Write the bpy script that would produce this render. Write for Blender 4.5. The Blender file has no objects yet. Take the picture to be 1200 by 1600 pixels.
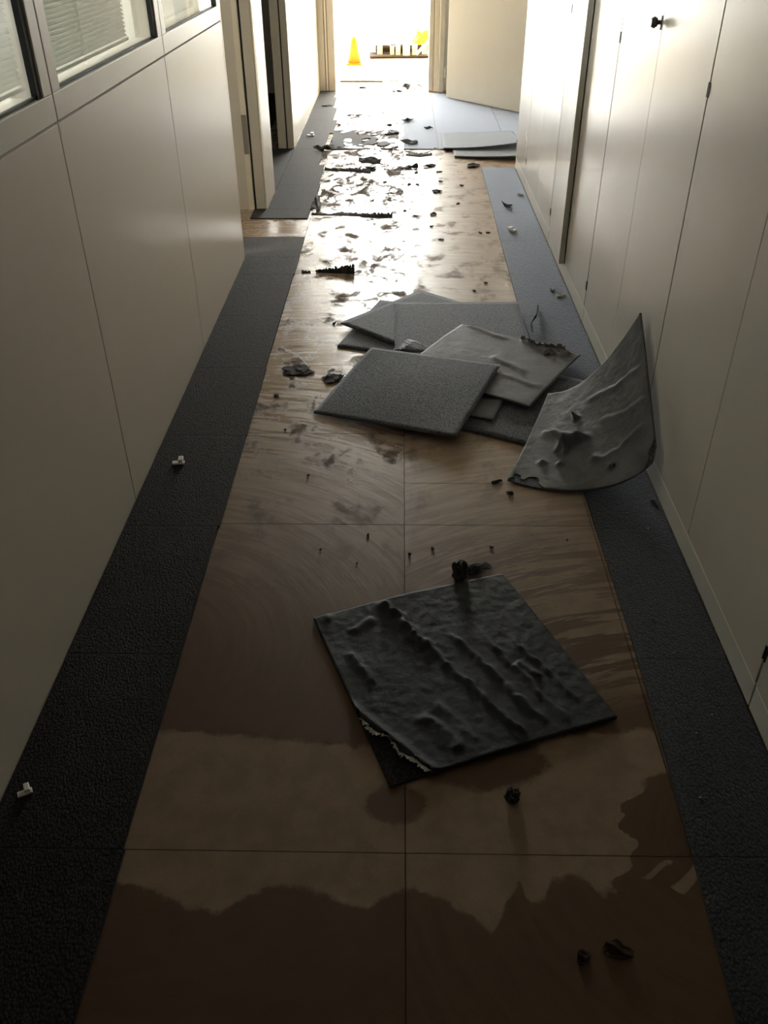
import bpy, bmesh, math, random
import numpy as np
from mathutils import Matrix, Vector, noise as mnoise

# ------------------------------------------------------------------ camera, world, exposure
scene = bpy.context.scene
COL = scene.collection
CAM_H = 1.69
Rm = [[0.99983439, 0.00667728, -0.01692923],
      [0.01768337, -0.57623387, 0.81709353],
      [-0.00429924, -0.81725758, -0.57625652]]
cam_d = bpy.data.cameras.new('camera'); cam_d.sensor_fit = 'HORIZONTAL'; cam_d.sensor_width = 36.0
cam_d.lens = 36.0 * 1340 / 1200; cam_d.clip_start = 0.02; cam_d.clip_end = 200
cam = bpy.data.objects.new('camera', cam_d); COL.objects.link(cam); scene.camera = cam
cam.matrix_world = Matrix(((Rm[0][0], -Rm[0][1], -Rm[0][2], 0), (Rm[1][0], -Rm[1][1], -Rm[1][2], 0),
                           (Rm[2][0], -Rm[2][1], -Rm[2][2], CAM_H), (0, 0, 0, 1)))
SKY = 42.0
world = bpy.data.worlds.new('overcast_sky'); scene.world = world; world.use_nodes = True
bg = world.node_tree.nodes['Background']; bg.inputs[0].default_value = (1.0, 0.968, 0.93, 1); bg.inputs[1].default_value = SKY
vs = scene.view_settings
vs.view_transform = 'Standard'; vs.look = 'None'; vs.gamma = 1.0; vs.use_curve_mapping = False; vs.exposure = 0.0
scene.cycles.max_bounces = 14; scene.cycles.diffuse_bounces = 8; scene.cycles.glossy_bounces = 8
scene.cycles.transparent_max_bounces = 16
scene.cycles.caustics_reflective = True
scene.cycles.sample_clamp_indirect = 0.0
scene.cycles.use_denoising = True

def portal(name, loc, rot, sx, sy):       # guides the sky's light through a window opening
    d = bpy.data.lights.new(name, 'AREA'); d.shape = 'RECTANGLE'; d.size = sx; d.size_y = sy
    o = bpy.data.objects.new(name, d); COL.objects.link(o); o.location = loc; o.rotation_euler = rot
    d.cycles.is_portal = True
    return o
FAR_Y = 14.3
FAR_H = 4.0
portal('far_window_portal', (-0.6, FAR_Y + 0.16, 2.0), (-math.pi / 2, 0, 0), 6.4, 3.8)
portal('office_window_portal', (-4.46, 3.1, 1.575), (0, -math.pi / 2, 0), 1.45, 1.6)

# ------------------------------------------------------------------ helpers
def link(o, parent=None):
    COL.objects.link(o)
    if parent is not None: o.parent = parent
    return o
def tag(o, label=None, cat=None, group=None, kind=None):
    if label: o['label'] = label
    if cat: o['category'] = cat
    if group: o['group'] = group
    if kind: o['kind'] = kind
    return o
def empty(name, loc=(0, 0, 0), rz=0.0):
    o = bpy.data.objects.new(name, None); o.location = loc; o.rotation_euler = (0, 0, rz); o.empty_display_size = 0.05
    COL.objects.link(o); return o
def mesh_obj(name, verts, faces, mat, parent=None, smooth=False):
    me = bpy.data.meshes.new(name); me.from_pydata([tuple(v) for v in verts], [], [tuple(f) for f in faces]); me.update()
    if mat: me.materials.append(mat)
    if smooth: me.polygons.foreach_set('use_smooth', [True] * len(me.polygons))
    o = bpy.data.objects.new(name, me); link(o, parent)
    return o
class MB:
    """collects boxes / tubes / prisms into one mesh"""
    def __init__(s): s.bm = bmesh.new()
    def box(s, x0, x1, y0, y1, z0, z1, bev=0.0):
        r = bmesh.ops.create_cube(s.bm, size=1.0)
        vv = r['verts']
        for v in vv:
            v.co = Vector(((x0 + x1) / 2 + v.co.x * (x1 - x0), (y0 + y1) / 2 + v.co.y * (y1 - y0), (z0 + z1) / 2 + v.co.z * (z1 - z0)))
        if bev > 0:
            ed = set(e for v in vv for e in v.link_edges)
            bmesh.ops.bevel(s.bm, geom=list(ed), offset=bev, segments=2, profile=0.5, affect='EDGES')
        return s
    def cyl(s, p, q, r0, r1=None, seg=16, cap=True):
        r1 = r0 if r1 is None else r1
        p, q = Vector(p), Vector(q); d = q - p
        m = Matrix.Translation((p + q) / 2) @ d.to_track_quat('Z', 'Y').to_matrix().to_4x4()
        bmesh.ops.create_cone(s.bm, cap_ends=cap, segments=seg, radius1=r0, radius2=r1, depth=d.length, matrix=m)
        return s
    def lathe(s, prof, seg=20, c=(0, 0, 0)):
        rings = []
        for r, z in prof:
            rings.append([s.bm.verts.new((c[0] + r * math.cos(2 * math.pi * i / seg), c[1] + r * math.sin(2 * math.pi * i / seg), c[2] + z)) for i in range(seg)])
        for a, b in zip(rings, rings[1:]):
            for i in range(seg):
                s.bm.faces.new((a[i], a[(i + 1) % seg], b[(i + 1) % seg], b[i]))
        s.bm.faces.new(list(reversed(rings[0]))); s.bm.faces.new(rings[-1])
        return s
    def build(s, name, mat, parent=None, smooth=False):
        me = bpy.data.meshes.new(name); bmesh.ops.recalc_face_normals(s.bm, faces=s.bm.faces[:]); s.bm.to_mesh(me); s.bm.free()
        if mat: me.materials.append(mat)
        if smooth: me.polygons.foreach_set('use_smooth', [True] * len(me.polygons))
        o = bpy.data.objects.new(name, me); link(o, parent)
        return o
def box(name, x0, x1, y0, y1, z0, z1, mat, parent=None, bev=0.0):
    return MB().box(x0, x1, y0, y1, z0, z1, bev).build(name, mat, parent)
def struct(o): o['kind'] = 'structure'; return o

# ------------------------------------------------------------------ materials
class NT:
    def __init__(s, name):
        s.m = bpy.data.materials.new(name); s.m.use_nodes = True; s.t = s.m.node_tree
        s.b = s.t.nodes['Principled BSDF']; s.out = s.t.nodes['Material Output']
    def n(s, typ, **kw):
        nd = s.t.nodes.new(typ)
        for k, v in kw.items(): setattr(nd, k, v)
        return nd
    def l(s, a, b): s.t.links.new(a, b)
    def put(s, sock, v):
        if isinstance(v, (int, float)): sock.default_value = v
        elif isinstance(v, tuple): sock.default_value = v if len(v) != 3 or sock.type == 'VECTOR' else (*v, 1)
        else: s.l(v, sock)
    def math(s, op, a, b=0.0, c=None, clamp=False):
        nd = s.n('ShaderNodeMath', operation=op); nd.use_clamp = clamp
        s.put(nd.inputs[0], a); s.put(nd.inputs[1], b)
        if c is not None: s.put(nd.inputs[2], c)
        return nd.outputs[0]
    def mix(s, f, a, b):
        nd = s.n('ShaderNodeMix', data_type='RGBA'); s.put(nd.inputs[0], f); s.put(nd.inputs[6], a); s.put(nd.inputs[7], b)
        return nd.outputs[2]
    def mixf(s, f, a, b):
        nd = s.n('ShaderNodeMix', data_type='FLOAT'); s.put(nd.inputs[0], f); s.put(nd.inputs[2], a); s.put(nd.inputs[3], b)
        return nd.outputs[0]
    def ramp(s, f, lo, hi, a=0.0, b=1.0):
        nd = s.n('ShaderNodeMapRange', interpolation_type='SMOOTHSTEP'); s.put(nd.inputs[0], f)
        nd.inputs[1].default_value = lo; nd.inputs[2].default_value = hi; nd.inputs[3].default_value = a; nd.inputs[4].default_value = b
        return nd.outputs[0]
    def pos(s): return s.n('ShaderNodeNewGeometry').outputs['Position']
    def obj(s): return s.n('ShaderNodeTexCoord').outputs['Object']
    def scale(s, v, sc):
        nd = s.n('ShaderNodeVectorMath', operation='MULTIPLY'); s.put(nd.inputs[0], v); nd.inputs[1].default_value = sc
        return nd.outputs[0]
    def noise(s, v, sc, det=3.0, rough=0.55, dist=0.0):
        nd = s.n('ShaderNodeTexNoise'); s.put(nd.inputs['Vector'], v); nd.inputs['Scale'].default_value = sc
        nd.inputs['Detail'].default_value = det; nd.inputs['Roughness'].default_value = rough; nd.inputs['Distortion'].default_value = dist
        return nd.outputs[0]
    def voro(s, v, sc, feat='F1'):
        nd = s.n('ShaderNodeTexVoronoi', feature=feat); s.put(nd.inputs['Vector'], v); nd.inputs['Scale'].default_value = sc
        return nd.outputs['Distance']
    def bump(s, h, strength, dist):
        nd = s.n('ShaderNodeBump'); nd.inputs['Strength'].default_value = strength; nd.inputs['Distance'].default_value = dist
        s.l(h, nd.inputs['Height']); s.l(nd.outputs[0], s.b.inputs['Normal']); return nd
    def set(s, **kw):
        for k, v in kw.items(): s.put(s.b.inputs[k.replace('_', ' ')], v)
        return s.m

def plain(name, col, rough=0.5, spec=0.5, var=0.04, scale=6.0, metal=0.0):
    t = NT(name); p = t.obj(); nz = t.noise(p, scale, 4)
    lo = tuple(c * (1 - var) for c in col); hi = tuple(min(1, c * (1 + var)) for c in col)
    t.set(Base_Color=t.mix(nz, lo, hi), Roughness=rough, Metallic=metal)
    t.b.inputs['Specular IOR Level'].default_value = spec
    return t.m

def laminate(name, col, r0, r1, spec=0.5):
    t = NT(name); p = t.pos()
    nz = t.noise(p, 2.2, 4); fine = t.noise(p, 260, 2)
    lo = tuple(c * 0.96 for c in col); hi = tuple(min(1, c * 1.03) for c in col)
    t.set(Base_Color=t.mix(nz, lo, hi), Roughness=t.mixf(nz, r0, r1))
    t.b.inputs['Specular IOR Level'].default_value = spec
    t.bump(fine, 0.10, 0.0008)
    return t.m
M = {}
M['cab'] = laminate('cream_laminate', (0.57, 0.53, 0.47), 0.22, 0.30, 0.55)
M['cab_edge'] = plain('cream_edge_band', (0.46, 0.44, 0.38), 0.45)
M['plinth'] = laminate('cream_plinth', (0.55, 0.53, 0.47), 0.3, 0.4)
M['part'] = laminate('partition_cream', (0.69, 0.632, 0.555), 0.34, 0.44, 0.5)
M['frame'] = plain('window_frame_white', (0.68, 0.66, 0.60), 0.38)
M['jamb'] = plain('door_frame_beige', (0.66, 0.62, 0.53), 0.45)
M['doorleaf'] = plain('door_leaf_cream', (0.67, 0.655, 0.60), 0.42)
M['strip'] = plain('seal_strip_cream', (0.86, 0.80, 0.66), 0.5)
M['joint'] = plain('joint_shadow_gap', (0.10, 0.095, 0.08), 0.8)
M['gasket'] = plain('dark_gasket', (0.022, 0.023, 0.026), 0.5)
M['white'] = plain('wall_paint_white', (0.78, 0.76, 0.71), 0.8)
M['ceil'] = plain('ceiling_white', (0.83, 0.81, 0.77), 0.9)
M['blind'] = plain('blind_slat_grey', (0.70, 0.71, 0.68), 0.55)
def make_blind():
    t = NT('blind_slat_grey'); nz = t.noise(t.obj(), 8, 3)
    t.set(Base_Color=t.mix(nz, (0.66, 0.67, 0.64), (0.72, 0.73, 0.70)), Roughness=0.5)
    tl = t.n('ShaderNodeBsdfTranslucent'); tl.inputs[0].default_value = (0.6, 0.6, 0.56, 1)
    mx = t.n('ShaderNodeMixShader'); mx.inputs[0].default_value = 0.30
    t.l(t.b.outputs[0], mx.inputs[1]); t.l(tl.outputs[0], mx.inputs[2]); t.l(mx.outputs[0], t.out.inputs[0])
    return t.m
M['blind'] = make_blind()
M['black'] = plain('black_metal', (0.02, 0.02, 0.02), 0.4)
M['bronze'] = plain('dark_bronze', (0.05, 0.045, 0.038), 0.35)
M['steel'] = plain('dull_steel', (0.30, 0.28, 0.25), 0.4, metal=0.7)
M['plastic'] = plain('white_plastic', (0.80, 0.80, 0.78), 0.4)
M['slab'] = plain('screed_dark', (0.05, 0.04, 0.033), 0.9)
M['paving'] = plain('outside_paving', (0.60, 0.58, 0.54), 0.9)
M['yellow'] = plain('yellow_plastic', (0.36, 0.13, 0.004), 0.6, 0.2)
M['yellowgreen'] = plain('yellow_green_film', (0.30, 0.30, 0.02), 0.6, 0.2)
M['paper'] = plain('pale_yellow_sheet', (0.40, 0.34, 0.14), 0.8)
M['cream_tin'] = plain('cream_tin', (0.40, 0.33, 0.20), 0.6)
M['brownboard'] = plain('brown_board', (0.028, 0.016, 0.007), 0.9, 0.05)
M['officefloor'] = plain('office_carpet_grey', (0.20, 0.20, 0.20), 0.9)
M['blister'] = plain('torn_film_brown', (0.030, 0.018, 0.011), 0.9, 0.1)
M['farfloor'] = plain('pale_chipboard_floor', (0.62, 0.55, 0.44), 0.5)

def make_glass():
    t = NT('window_glass'); t.t.nodes.remove(t.b)
    tr = t.n('ShaderNodeBsdfTransparent'); tr.inputs[0].default_value = (0.93, 0.95, 0.94, 1)
    gl = t.n('ShaderNodeBsdfGlossy'); gl.inputs['Roughness'].default_value = 0.02
    lw = t.n('ShaderNodeLayerWeight'); lw.inputs[0].default_value = 0.5
    fz = t.math('ADD', t.math('MULTIPLY', t.math('POWER', lw.outputs['Facing'], 5.0), 0.95), 0.045)
    mx = t.n('ShaderNodeMixShader'); t.l(fz, mx.inputs[0]); t.l(tr.outputs[0], mx.inputs[1]); t.l(gl.outputs[0], mx.inputs[2])
    t.l(mx.outputs[0], t.out.inputs[0])
    return t.m
M['glass'] = make_glass()

def make_carpet(name, col, sheen, tint=(0.78, 0.86, 1.0, 1)):
    t = NT(name); p = t.obj()
    loops = t.voro(t.scale(p, (1.0, 0.62, 1.0)), 190)
    wv = t.noise(t.scale(p, (1, 1, 1)), 55, 3)
    big = t.noise(p, 5, 4)
    sp = t.noise(p, 420, 1)
    c = t.mix(big, tuple(x * 0.8 for x in col), tuple(x * 1.2 for x in col))
    c = t.mix(t.ramp(loops, 0.15, 0.75), t.mix(t.ramp(sp, 0.62, 0.75), c, tuple(x * 1.6 for x in col)), tuple(x * 0.35 for x in col))
    t.set(Base_Color=c, Roughness=0.75)
    t.b.inputs['Specular IOR Level'].default_value = 0.35 if sheen > 0.3 else 0.14
    t.b.inputs['Sheen Weight'].default_value = sheen; t.b.inputs['Sheen Roughness'].default_value = 0.35
    t.b.inputs['Sheen Tint'].default_value = tint
    h = t.math('ADD', t.math('MULTIPLY', loops, -1.0), t.math('MULTIPLY', wv, 0.8))
    t.bump(h, 0.5, 0.003)
    return t.m
M['carpet'] = make_carpet('carpet_loop_pile_left', (0.034, 0.0315, 0.029), 0.09, (1.0, 0.95, 0.9, 1))
M['carpet_r'] = make_carpet('carpet_loop_pile_right', (0.026, 0.0265, 0.029), 1.0, (0.74, 0.82, 1.0, 1))
M['carpet_loose'] = make_carpet('carpet_loop_pile_loose', (0.125, 0.129, 0.140), 0.6)

def make_backing(name='carpet_backing_grey', k=1.0):
    t = NT(name); p = t.obj()
    n1 = t.noise(p, 9, 5, 0.6); n2 = t.noise(p, 60, 4); n3 = t.noise(p, 500, 2)
    c = t.mix(t.ramp(n1, 0.3, 0.7), tuple(k * q for q in (0.114, 0.116, 0.123)), tuple(k * q for q in (0.166, 0.169, 0.178)))
    c = t.mix(t.ramp(n2, 0.55, 0.8, 0, 0.5), c, tuple(k * q for q in (0.069, 0.070, 0.074)))
    t.set(Base_Color=c, Roughness=0.62)
    t.b.inputs['Specular IOR Level'].default_value = 0.3
    h = t.math('ADD', t.math('MULTIPLY', n2, 1.0), t.math('MULTIPLY', n3, 0.25))
    t.bump(h, 0.5, 0.004)
    return t.m
M['backing'] = make_backing()
M['backing_curl'] = make_backing('carpet_backing_dull', 1.0)
M['backing_dark'] = make_backing('carpet_backing_dark', 0.16)  # much darker backing tone, used on the foreground tile only
M['scrap'] = plain('torn_underlay_dark', (0.046, 0.043, 0.044), 0.85, 0.3, 0.35, 90)
M['scrap_grey'] = plain('torn_backing_grey', (0.12, 0.118, 0.112), 0.75, 0.3, 0.3, 60)
M['tuft'] = plain('torn_backing_tuft', (0.17, 0.165, 0.16), 0.75, 0.3, 0.35, 70)
M['fray'] = plain('frayed_backing_pale', (0.42, 0.41, 0.39), 0.8, 0.3, 0.2, 60)

def make_floor():
    t = NT('chipboard_panel_with_adhesive'); p = t.pos()
    def attr(nm): return t.n('ShaderNodeAttribute', attribute_name=nm)
    glue = attr('glue').outputs['Fac']; gloss = attr('gloss').outputs['Fac']; arcv = attr('arc').outputs['Vector']; band = attr('band').outputs['Fac']
    # fine board
    grain = t.noise(p, 420, 2, 0.6); mott = t.noise(p, 14, 5, 0.6); big = t.noise(p, 2.3, 3)
    speck = t.noise(p, 130, 2)
    board = t.mix(t.ramp(mott, 0.3, 0.7), (0.225, 0.156, 0.101), (0.295, 0.206, 0.134))
    board = t.mix(t.ramp(grain, 0.35, 0.7, 0.0, 0.45), board, (0.120, 0.080, 0.052))
    # adhesive film: edge wobbles with noise
    wob = t.math('MULTIPLY', t.math('SUBTRACT', t.noise(p, 22, 5, 0.62), 0.5), 0.55)
    g = t.math('ADD', glue, wob)
    film = t.ramp(g, 0.41, 0.59)
    # trowel streaks: stretched along the arcs
    s1 = t.noise(t.scale(arcv, (1.0, 0.09, 1.0)), 34, 4, 0.65)
    s2 = t.noise(t.scale(arcv, (1.0, 0.05, 1.0)), 150, 3, 0.6)
    streak = t.ramp(s1, 0.36, 0.66)
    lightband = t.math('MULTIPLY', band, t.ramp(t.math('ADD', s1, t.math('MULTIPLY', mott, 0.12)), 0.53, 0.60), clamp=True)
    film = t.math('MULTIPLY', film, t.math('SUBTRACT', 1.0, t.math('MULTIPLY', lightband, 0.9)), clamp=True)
    filmc = t.mix(t.math('MULTIPLY', streak, attr('sw').outputs['Fac']), (0.084, 0.044, 0.019), (0.19, 0.122, 0.076))
    filmc = t.mix(t.ramp(mott, 0.4, 0.75, 0, 0.5), filmc, (0.104, 0.058, 0.029))
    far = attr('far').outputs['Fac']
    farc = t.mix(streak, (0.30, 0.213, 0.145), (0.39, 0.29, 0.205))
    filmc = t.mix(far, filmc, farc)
    c = t.mix(film, board, filmc)
    # dirt: dark residue blotches
    dirt_n = t.noise(t.scale(p, (1.0, 0.75, 1.0)), 7.5, 6, 0.68, 0.3)
    dirt = t.math('MULTIPLY', attr('dirt').outputs['Fac'], t.ramp(dirt_n, 0.50, 0.66))
    spots = t.ramp(t.noise(p, 38, 3, 0.6), 0.69, 0.76, 0.0, 0.7)
    dirt2 = t.math('MULTIPLY', attr('wetdirt').outputs['Fac'], t.ramp(t.noise(t.scale(p, (1.0, 0.5, 1.0)), 9, 6, 0.72, 0.8), 0.46, 0.60))
    dirt = t.math('MAXIMUM', dirt, dirt2)
    dirt = t.math('MAXIMUM', dirt, t.math('MULTIPLY', spots, attr('dirt').outputs['Fac']), clamp=True)
    glint = t.math('MULTIPLY', attr('scratch_glint').outputs['Fac'], t.ramp(s2, 0.55, 0.66))
    c = t.mix(t.math('MULTIPLY', glint, 0.75), c, (0.34, 0.28, 0.24))  # shine of the scratches put into the colour as a paler tone
    c = t.mix(t.math('MULTIPLY', dirt, 0.72), c, (0.035, 0.028, 0.026))
    rough_film = t.mixf(streak, 0.17, 0.34)
    rough = t.mixf(film, 0.72, rough_film)
    rough = t.mixf(gloss, t.math('MAXIMUM', rough, 0.46), t.math('MULTIPLY', rough, 0.86))
    rough = t.mixf(dirt, rough, 0.95)
    t.set(Base_Color=c, Roughness=rough)
    t.put(t.b.inputs['Specular IOR Level'], t.mixf(dirt, t.mixf(t.math('MULTIPLY', film, gloss), 0.26, 0.60), 0.03))
    h = t.math('ADD', t.math('MULTIPLY', s2, 0.55), t.math('MULTIPLY', s1, 0.9))
    h = t.math('ADD', t.math('MULTIPLY', h, film), t.math('MULTIPLY', grain, 0.25))
    h = t.math('ADD', h, t.math('MULTIPLY', dirt, 0.8))
    t.bump(h, 0.22, 0.003)
    return t.m
M['panel'] = make_floor()

# ------------------------------------------------------------------ room shell
CEIL = 2.55
XL, XR = -0.917, 0.90
EXT_X = -4.4
END_Y = 10.60

floor = struct(box('floor', EXT_X, 1.62, -5.0, END_Y + 0.12, -0.10, -0.02, M['slab']))
struct(box('floor_far_room', -4.4, 3.2, END_Y + 0.12, FAR_Y + 0.1, -0.10, 0.0, M['farfloor']))
struct(box('ground_outside', -30, 30, FAR_Y + 0.3, 60, -0.5, -0.3, M['paving']))
struct(box('ceiling', EXT_X, 3.3, -5.0, END_Y + 0.02, CEIL, CEIL + 0.1, M['ceil']))
struct(box('ceiling_far_room', EXT_X, 3.3, END_Y, FAR_Y + 0.2, FAR_H, FAR_H + 0.1, M['ceil']))
struct(box('wall_back', EXT_X, 1.62, -5.1, -5.0, -0.1, CEIL, M['white']))
struct(box('wall_right', 1.52, 1.62, -5.0, END_Y, -0.1, CEIL, M['white']))

# --- floor panels of the bare strip (each its own piece with stains and painted glints carried as fields)
def seg_interp(x, pts):
    xs = np.array([p[0] for p in pts]); ys = np.array([p[1] for p in pts]); return np.interp(x, xs, ys)
SCALLOP = [(-0.64, 1.028), (-0.589, 1.026), (-0.535, 1.018), (-0.47, 0.990), (-0.41, 0.968), (-0.368, 0.957), (-0.345, 0.975), (-0.30, 1.008),
           (-0.262, 1.020), (-0.19, 1.015), (-0.13, 0.998), (-0.078, 0.973), (-0.05, 0.985), (0.0, 1.012), (0.04, 1.020), (0.10, 1.000),
           (0.15, 0.965), (0.195, 0.925), (0.215, 0.960), (0.235, 1.005), (0.262, 1.045), (0.275, 0.99), (0.31, 1.00), (0.33, 1.045), (0.365, 1.055), (0.40, 1.050),
           (0.43, 1.012), (0.475, 1.030), (0.50, 1.08), (0.52, 1.16), (0.505, 1.20), (0.535, 1.24), (0.56, 1.285), (0.60, 1.315), (0.66, 1.335)]
def fields(x, y):
    xw = x + np.where(x > 0.42, 0.016 * np.sin(38 * y) + 0.010 * np.sin(97 * y + 1), 0)
    sc = seg_interp(xw, SCALLOP)
    top = 1.44 - 0.045 * np.clip((x + 0.6) / 0.5, 0, 1) + 0.06 * np.clip((x - 0.1) / 0.5, 0, 1)
    near = (sc - y) / 0.05                       # >0 in the near dark film
    up = (y - top) / 0.05                        # >0 beyond the dusty bay
    d = np.maximum(near, up)
    # dark patch under the loose tile's near corner
    d = np.maximum(d, (0.052 - np.hypot((x - 0.0) / 1.3, y - 1.228)) / 0.05)
    d = np.maximum(d, (0.09 - np.hypot((x - 0.20) / 1.8, y - 1.36)) / 0.06)
    # pale island in the dark right corner
    isl = (0.016 - np.abs(y - 1.048 - 0.55 * (x - 0.615) - 0.008 * np.sin(70 * x)) - 0.7 * np.maximum(0, np.abs(x - 0.63) - 0.03)) / 0.016
    isl2 = (0.006 - np.abs(y - 1.070 - 0.5 * (x - 0.555) - 0.006 * np.sin(90 * x)) - np.maximum(0, np.abs(x - 0.56) - 0.035)) / 0.012
    d = np.minimum(d, np.maximum(-np.maximum(isl, isl2), -4) + 0.0 * d) if False else np.where(np.maximum(isl, isl2) > -1.0, np.minimum(d, -np.maximum(isl, isl2)), d)
    glue = np.clip(0.5 + 0.5 * np.clip(d, -1.6, 1.6), -0.4, 1.4)
    # gloss of the film: sticky wet towards the middle and left of the far part
    gl = np.clip((y - 1.7) / 1.6, 0.10, 1.0)
    rightdull = np.clip((x - 0.0) / 0.10, 0, 1) * np.clip((y - 2.1) / 0.45, 0, 1)
    gl = gl * (1 - 0.80 * rightdull)
    far = np.clip((y - 1.75) / 1.9, 0, 1) * 0.9  # film pales with distance: less glue, plus brighter light put into the colour
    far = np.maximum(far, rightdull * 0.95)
    dirt = np.clip((y - 1.75) / 1.2, 0.0, 1) * np.where(x < 0.03, 0.9, 0.5)
    dirt = dirt * np.clip(1.2 - 0.0 * y, 0, 1)
    # streak coordinates
    right = x > 0.02
    cx = np.where(right, 0.72, -0.75); cy = np.where(right, 1.15, 1.70)
    cx = np.where(y > 3.54, -0.4, cx); cy = np.where(y > 3.54, 0.6, cy)
    r = np.hypot(x - cx, y - cy); th = np.arctan2(y - cy, x - cx)
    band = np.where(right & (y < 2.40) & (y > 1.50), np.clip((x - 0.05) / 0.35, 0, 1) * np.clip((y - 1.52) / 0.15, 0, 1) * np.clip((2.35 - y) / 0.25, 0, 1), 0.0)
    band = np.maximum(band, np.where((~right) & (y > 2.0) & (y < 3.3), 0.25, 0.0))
    arc = np.stack([r, th * r, np.where(right, 3.0, 7.0)], -1)
    sw = np.clip((y - 1.4) / 0.9, 0.12, 1) * np.where((x < 0.02) & (y < 2.33), 0.45, 1.0)
    wet = np.where(x < 0.02, 1.0, 0.0) * np.clip((y - 5.9) / 0.3, 0, 1) * np.clip((9.0 - y) / 0.6, 0, 1)
    wet = np.maximum(wet, 0.8 * np.exp(-((x + 0.15) / 0.3) ** 2 - ((y - 4.95) / 0.16) ** 2) * (x < 0.02))
    glint = 0.9 * np.exp(-((x - 0.16) / 0.16) ** 2 - ((y - 2.12) / 0.20) ** 2) * (x > 0.02) + 0.7 * np.exp(-((x + 0.18) / 0.20) ** 2 - ((y - 2.62) / 0.28) ** 2) * (x < 0.02)  # where the scratches carry their painted shine
    return glue, gl, far, dirt, band, sw, wet, glint, arc

def floor_panel(x0, x1, y0, y1, step):
    g = 0.0010
    x0 += g; x1 -= g; y0 += g; y1 -= g
    nx = max(2, int((x1 - x0) / step)); ny = max(2, int((y1 - y0) / step))
    X, Y = np.meshgrid(np.linspace(x0, x1, nx + 1), np.linspace(y0, y1, ny + 1))
    V = np.stack([X.ravel(), Y.ravel(), np.zeros(X.size)], -1)
    idx = np.arange(X.size).reshape(ny + 1, nx + 1)
    F = np.stack([idx[:-1, :-1], idx[:-1, 1:], idx[1:, 1:], idx[1:, :-1]], -1).reshape(-1, 4).tolist()
    ring = list(idx[0, :]) + list(idx[1:, -1]) + list(idx[-1, -2::-1]) + list(idx[-2:0:-1, 0])
    n0 = len(V)
    V = np.vstack([V, V[ring] + np.array([0, 0, -0.0195])])
    for k in range(len(ring)):
        k2 = (k + 1) % len(ring)
        F.append([n0 + k, n0 + k2, ring[k2], ring[k]])
    F.append(list(range(n0 + len(ring) - 1, n0 - 1, -1)))
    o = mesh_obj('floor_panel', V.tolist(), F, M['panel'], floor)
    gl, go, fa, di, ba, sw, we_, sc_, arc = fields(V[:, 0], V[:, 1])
    for nm, val in (('glue', gl), ('gloss', go), ('far', fa), ('dirt', di), ('band', ba), ('sw', sw), ('wetdirt', we_), ('scratch_glint', sc_)):
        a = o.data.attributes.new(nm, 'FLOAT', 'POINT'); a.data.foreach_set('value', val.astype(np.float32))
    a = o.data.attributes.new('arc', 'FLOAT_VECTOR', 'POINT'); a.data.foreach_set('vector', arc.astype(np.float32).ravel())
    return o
LROWS = [-0.10, 1.103, 2.323, 2.93, 3.54, 4.728, 5.88, 7.08, 8.28, 9.48, 10.72]
RROWS = [-0.10, 1.103, 2.323, 2.577, 3.54, 4.728, 5.88, 7.08, 8.28, 9.48, 10.72]
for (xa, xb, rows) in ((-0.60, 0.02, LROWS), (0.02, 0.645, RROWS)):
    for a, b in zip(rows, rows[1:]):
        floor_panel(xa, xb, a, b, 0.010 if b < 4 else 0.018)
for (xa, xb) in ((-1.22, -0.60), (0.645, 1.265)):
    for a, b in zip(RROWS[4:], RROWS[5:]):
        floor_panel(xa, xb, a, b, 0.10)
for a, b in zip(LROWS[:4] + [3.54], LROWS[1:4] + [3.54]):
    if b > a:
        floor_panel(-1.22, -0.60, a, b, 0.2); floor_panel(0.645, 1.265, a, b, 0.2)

# ------------------------------------------------------------------ left partition with windows
TH = 0.10
SILL = 1.228
LJ = [-0.05, 1.215, 2.455, 3.71, 4.965]
wl = struct(empty('wall_left'))
box('core', XL - TH + 0.01, XL - 0.012, -5.0, 4.955, -0.02, SILL - 0.012, M['joint'], wl)
for a, b in zip([-5.0] + LJ[:-1], LJ):
    box('partition_panel', XL - 0.012, XL, a + 0.0025, b - 0.0025, -0.019, SILL - 0.007, M['part'], wl, 0.0012)
box('end_cap', XL - TH, XL + 0.001, 4.957, 4.985, -0.019, CEIL, M['part'], wl, 0.002)
box('head_panel', XL - 0.09, XL, -5.0, 4.955, 2.2, CEIL, M['part'], wl)
box('office_face', XL - TH, XL - TH + 0.012, -5.0, 4.955, -0.02, SILL - 0.01, M['white'], wl)
WT = 2.20
box('near_panel', XL - 0.09, XL, -5.0, LJ[1] - 0.002, SILL, 2.2, M['part'], wl)
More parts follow.
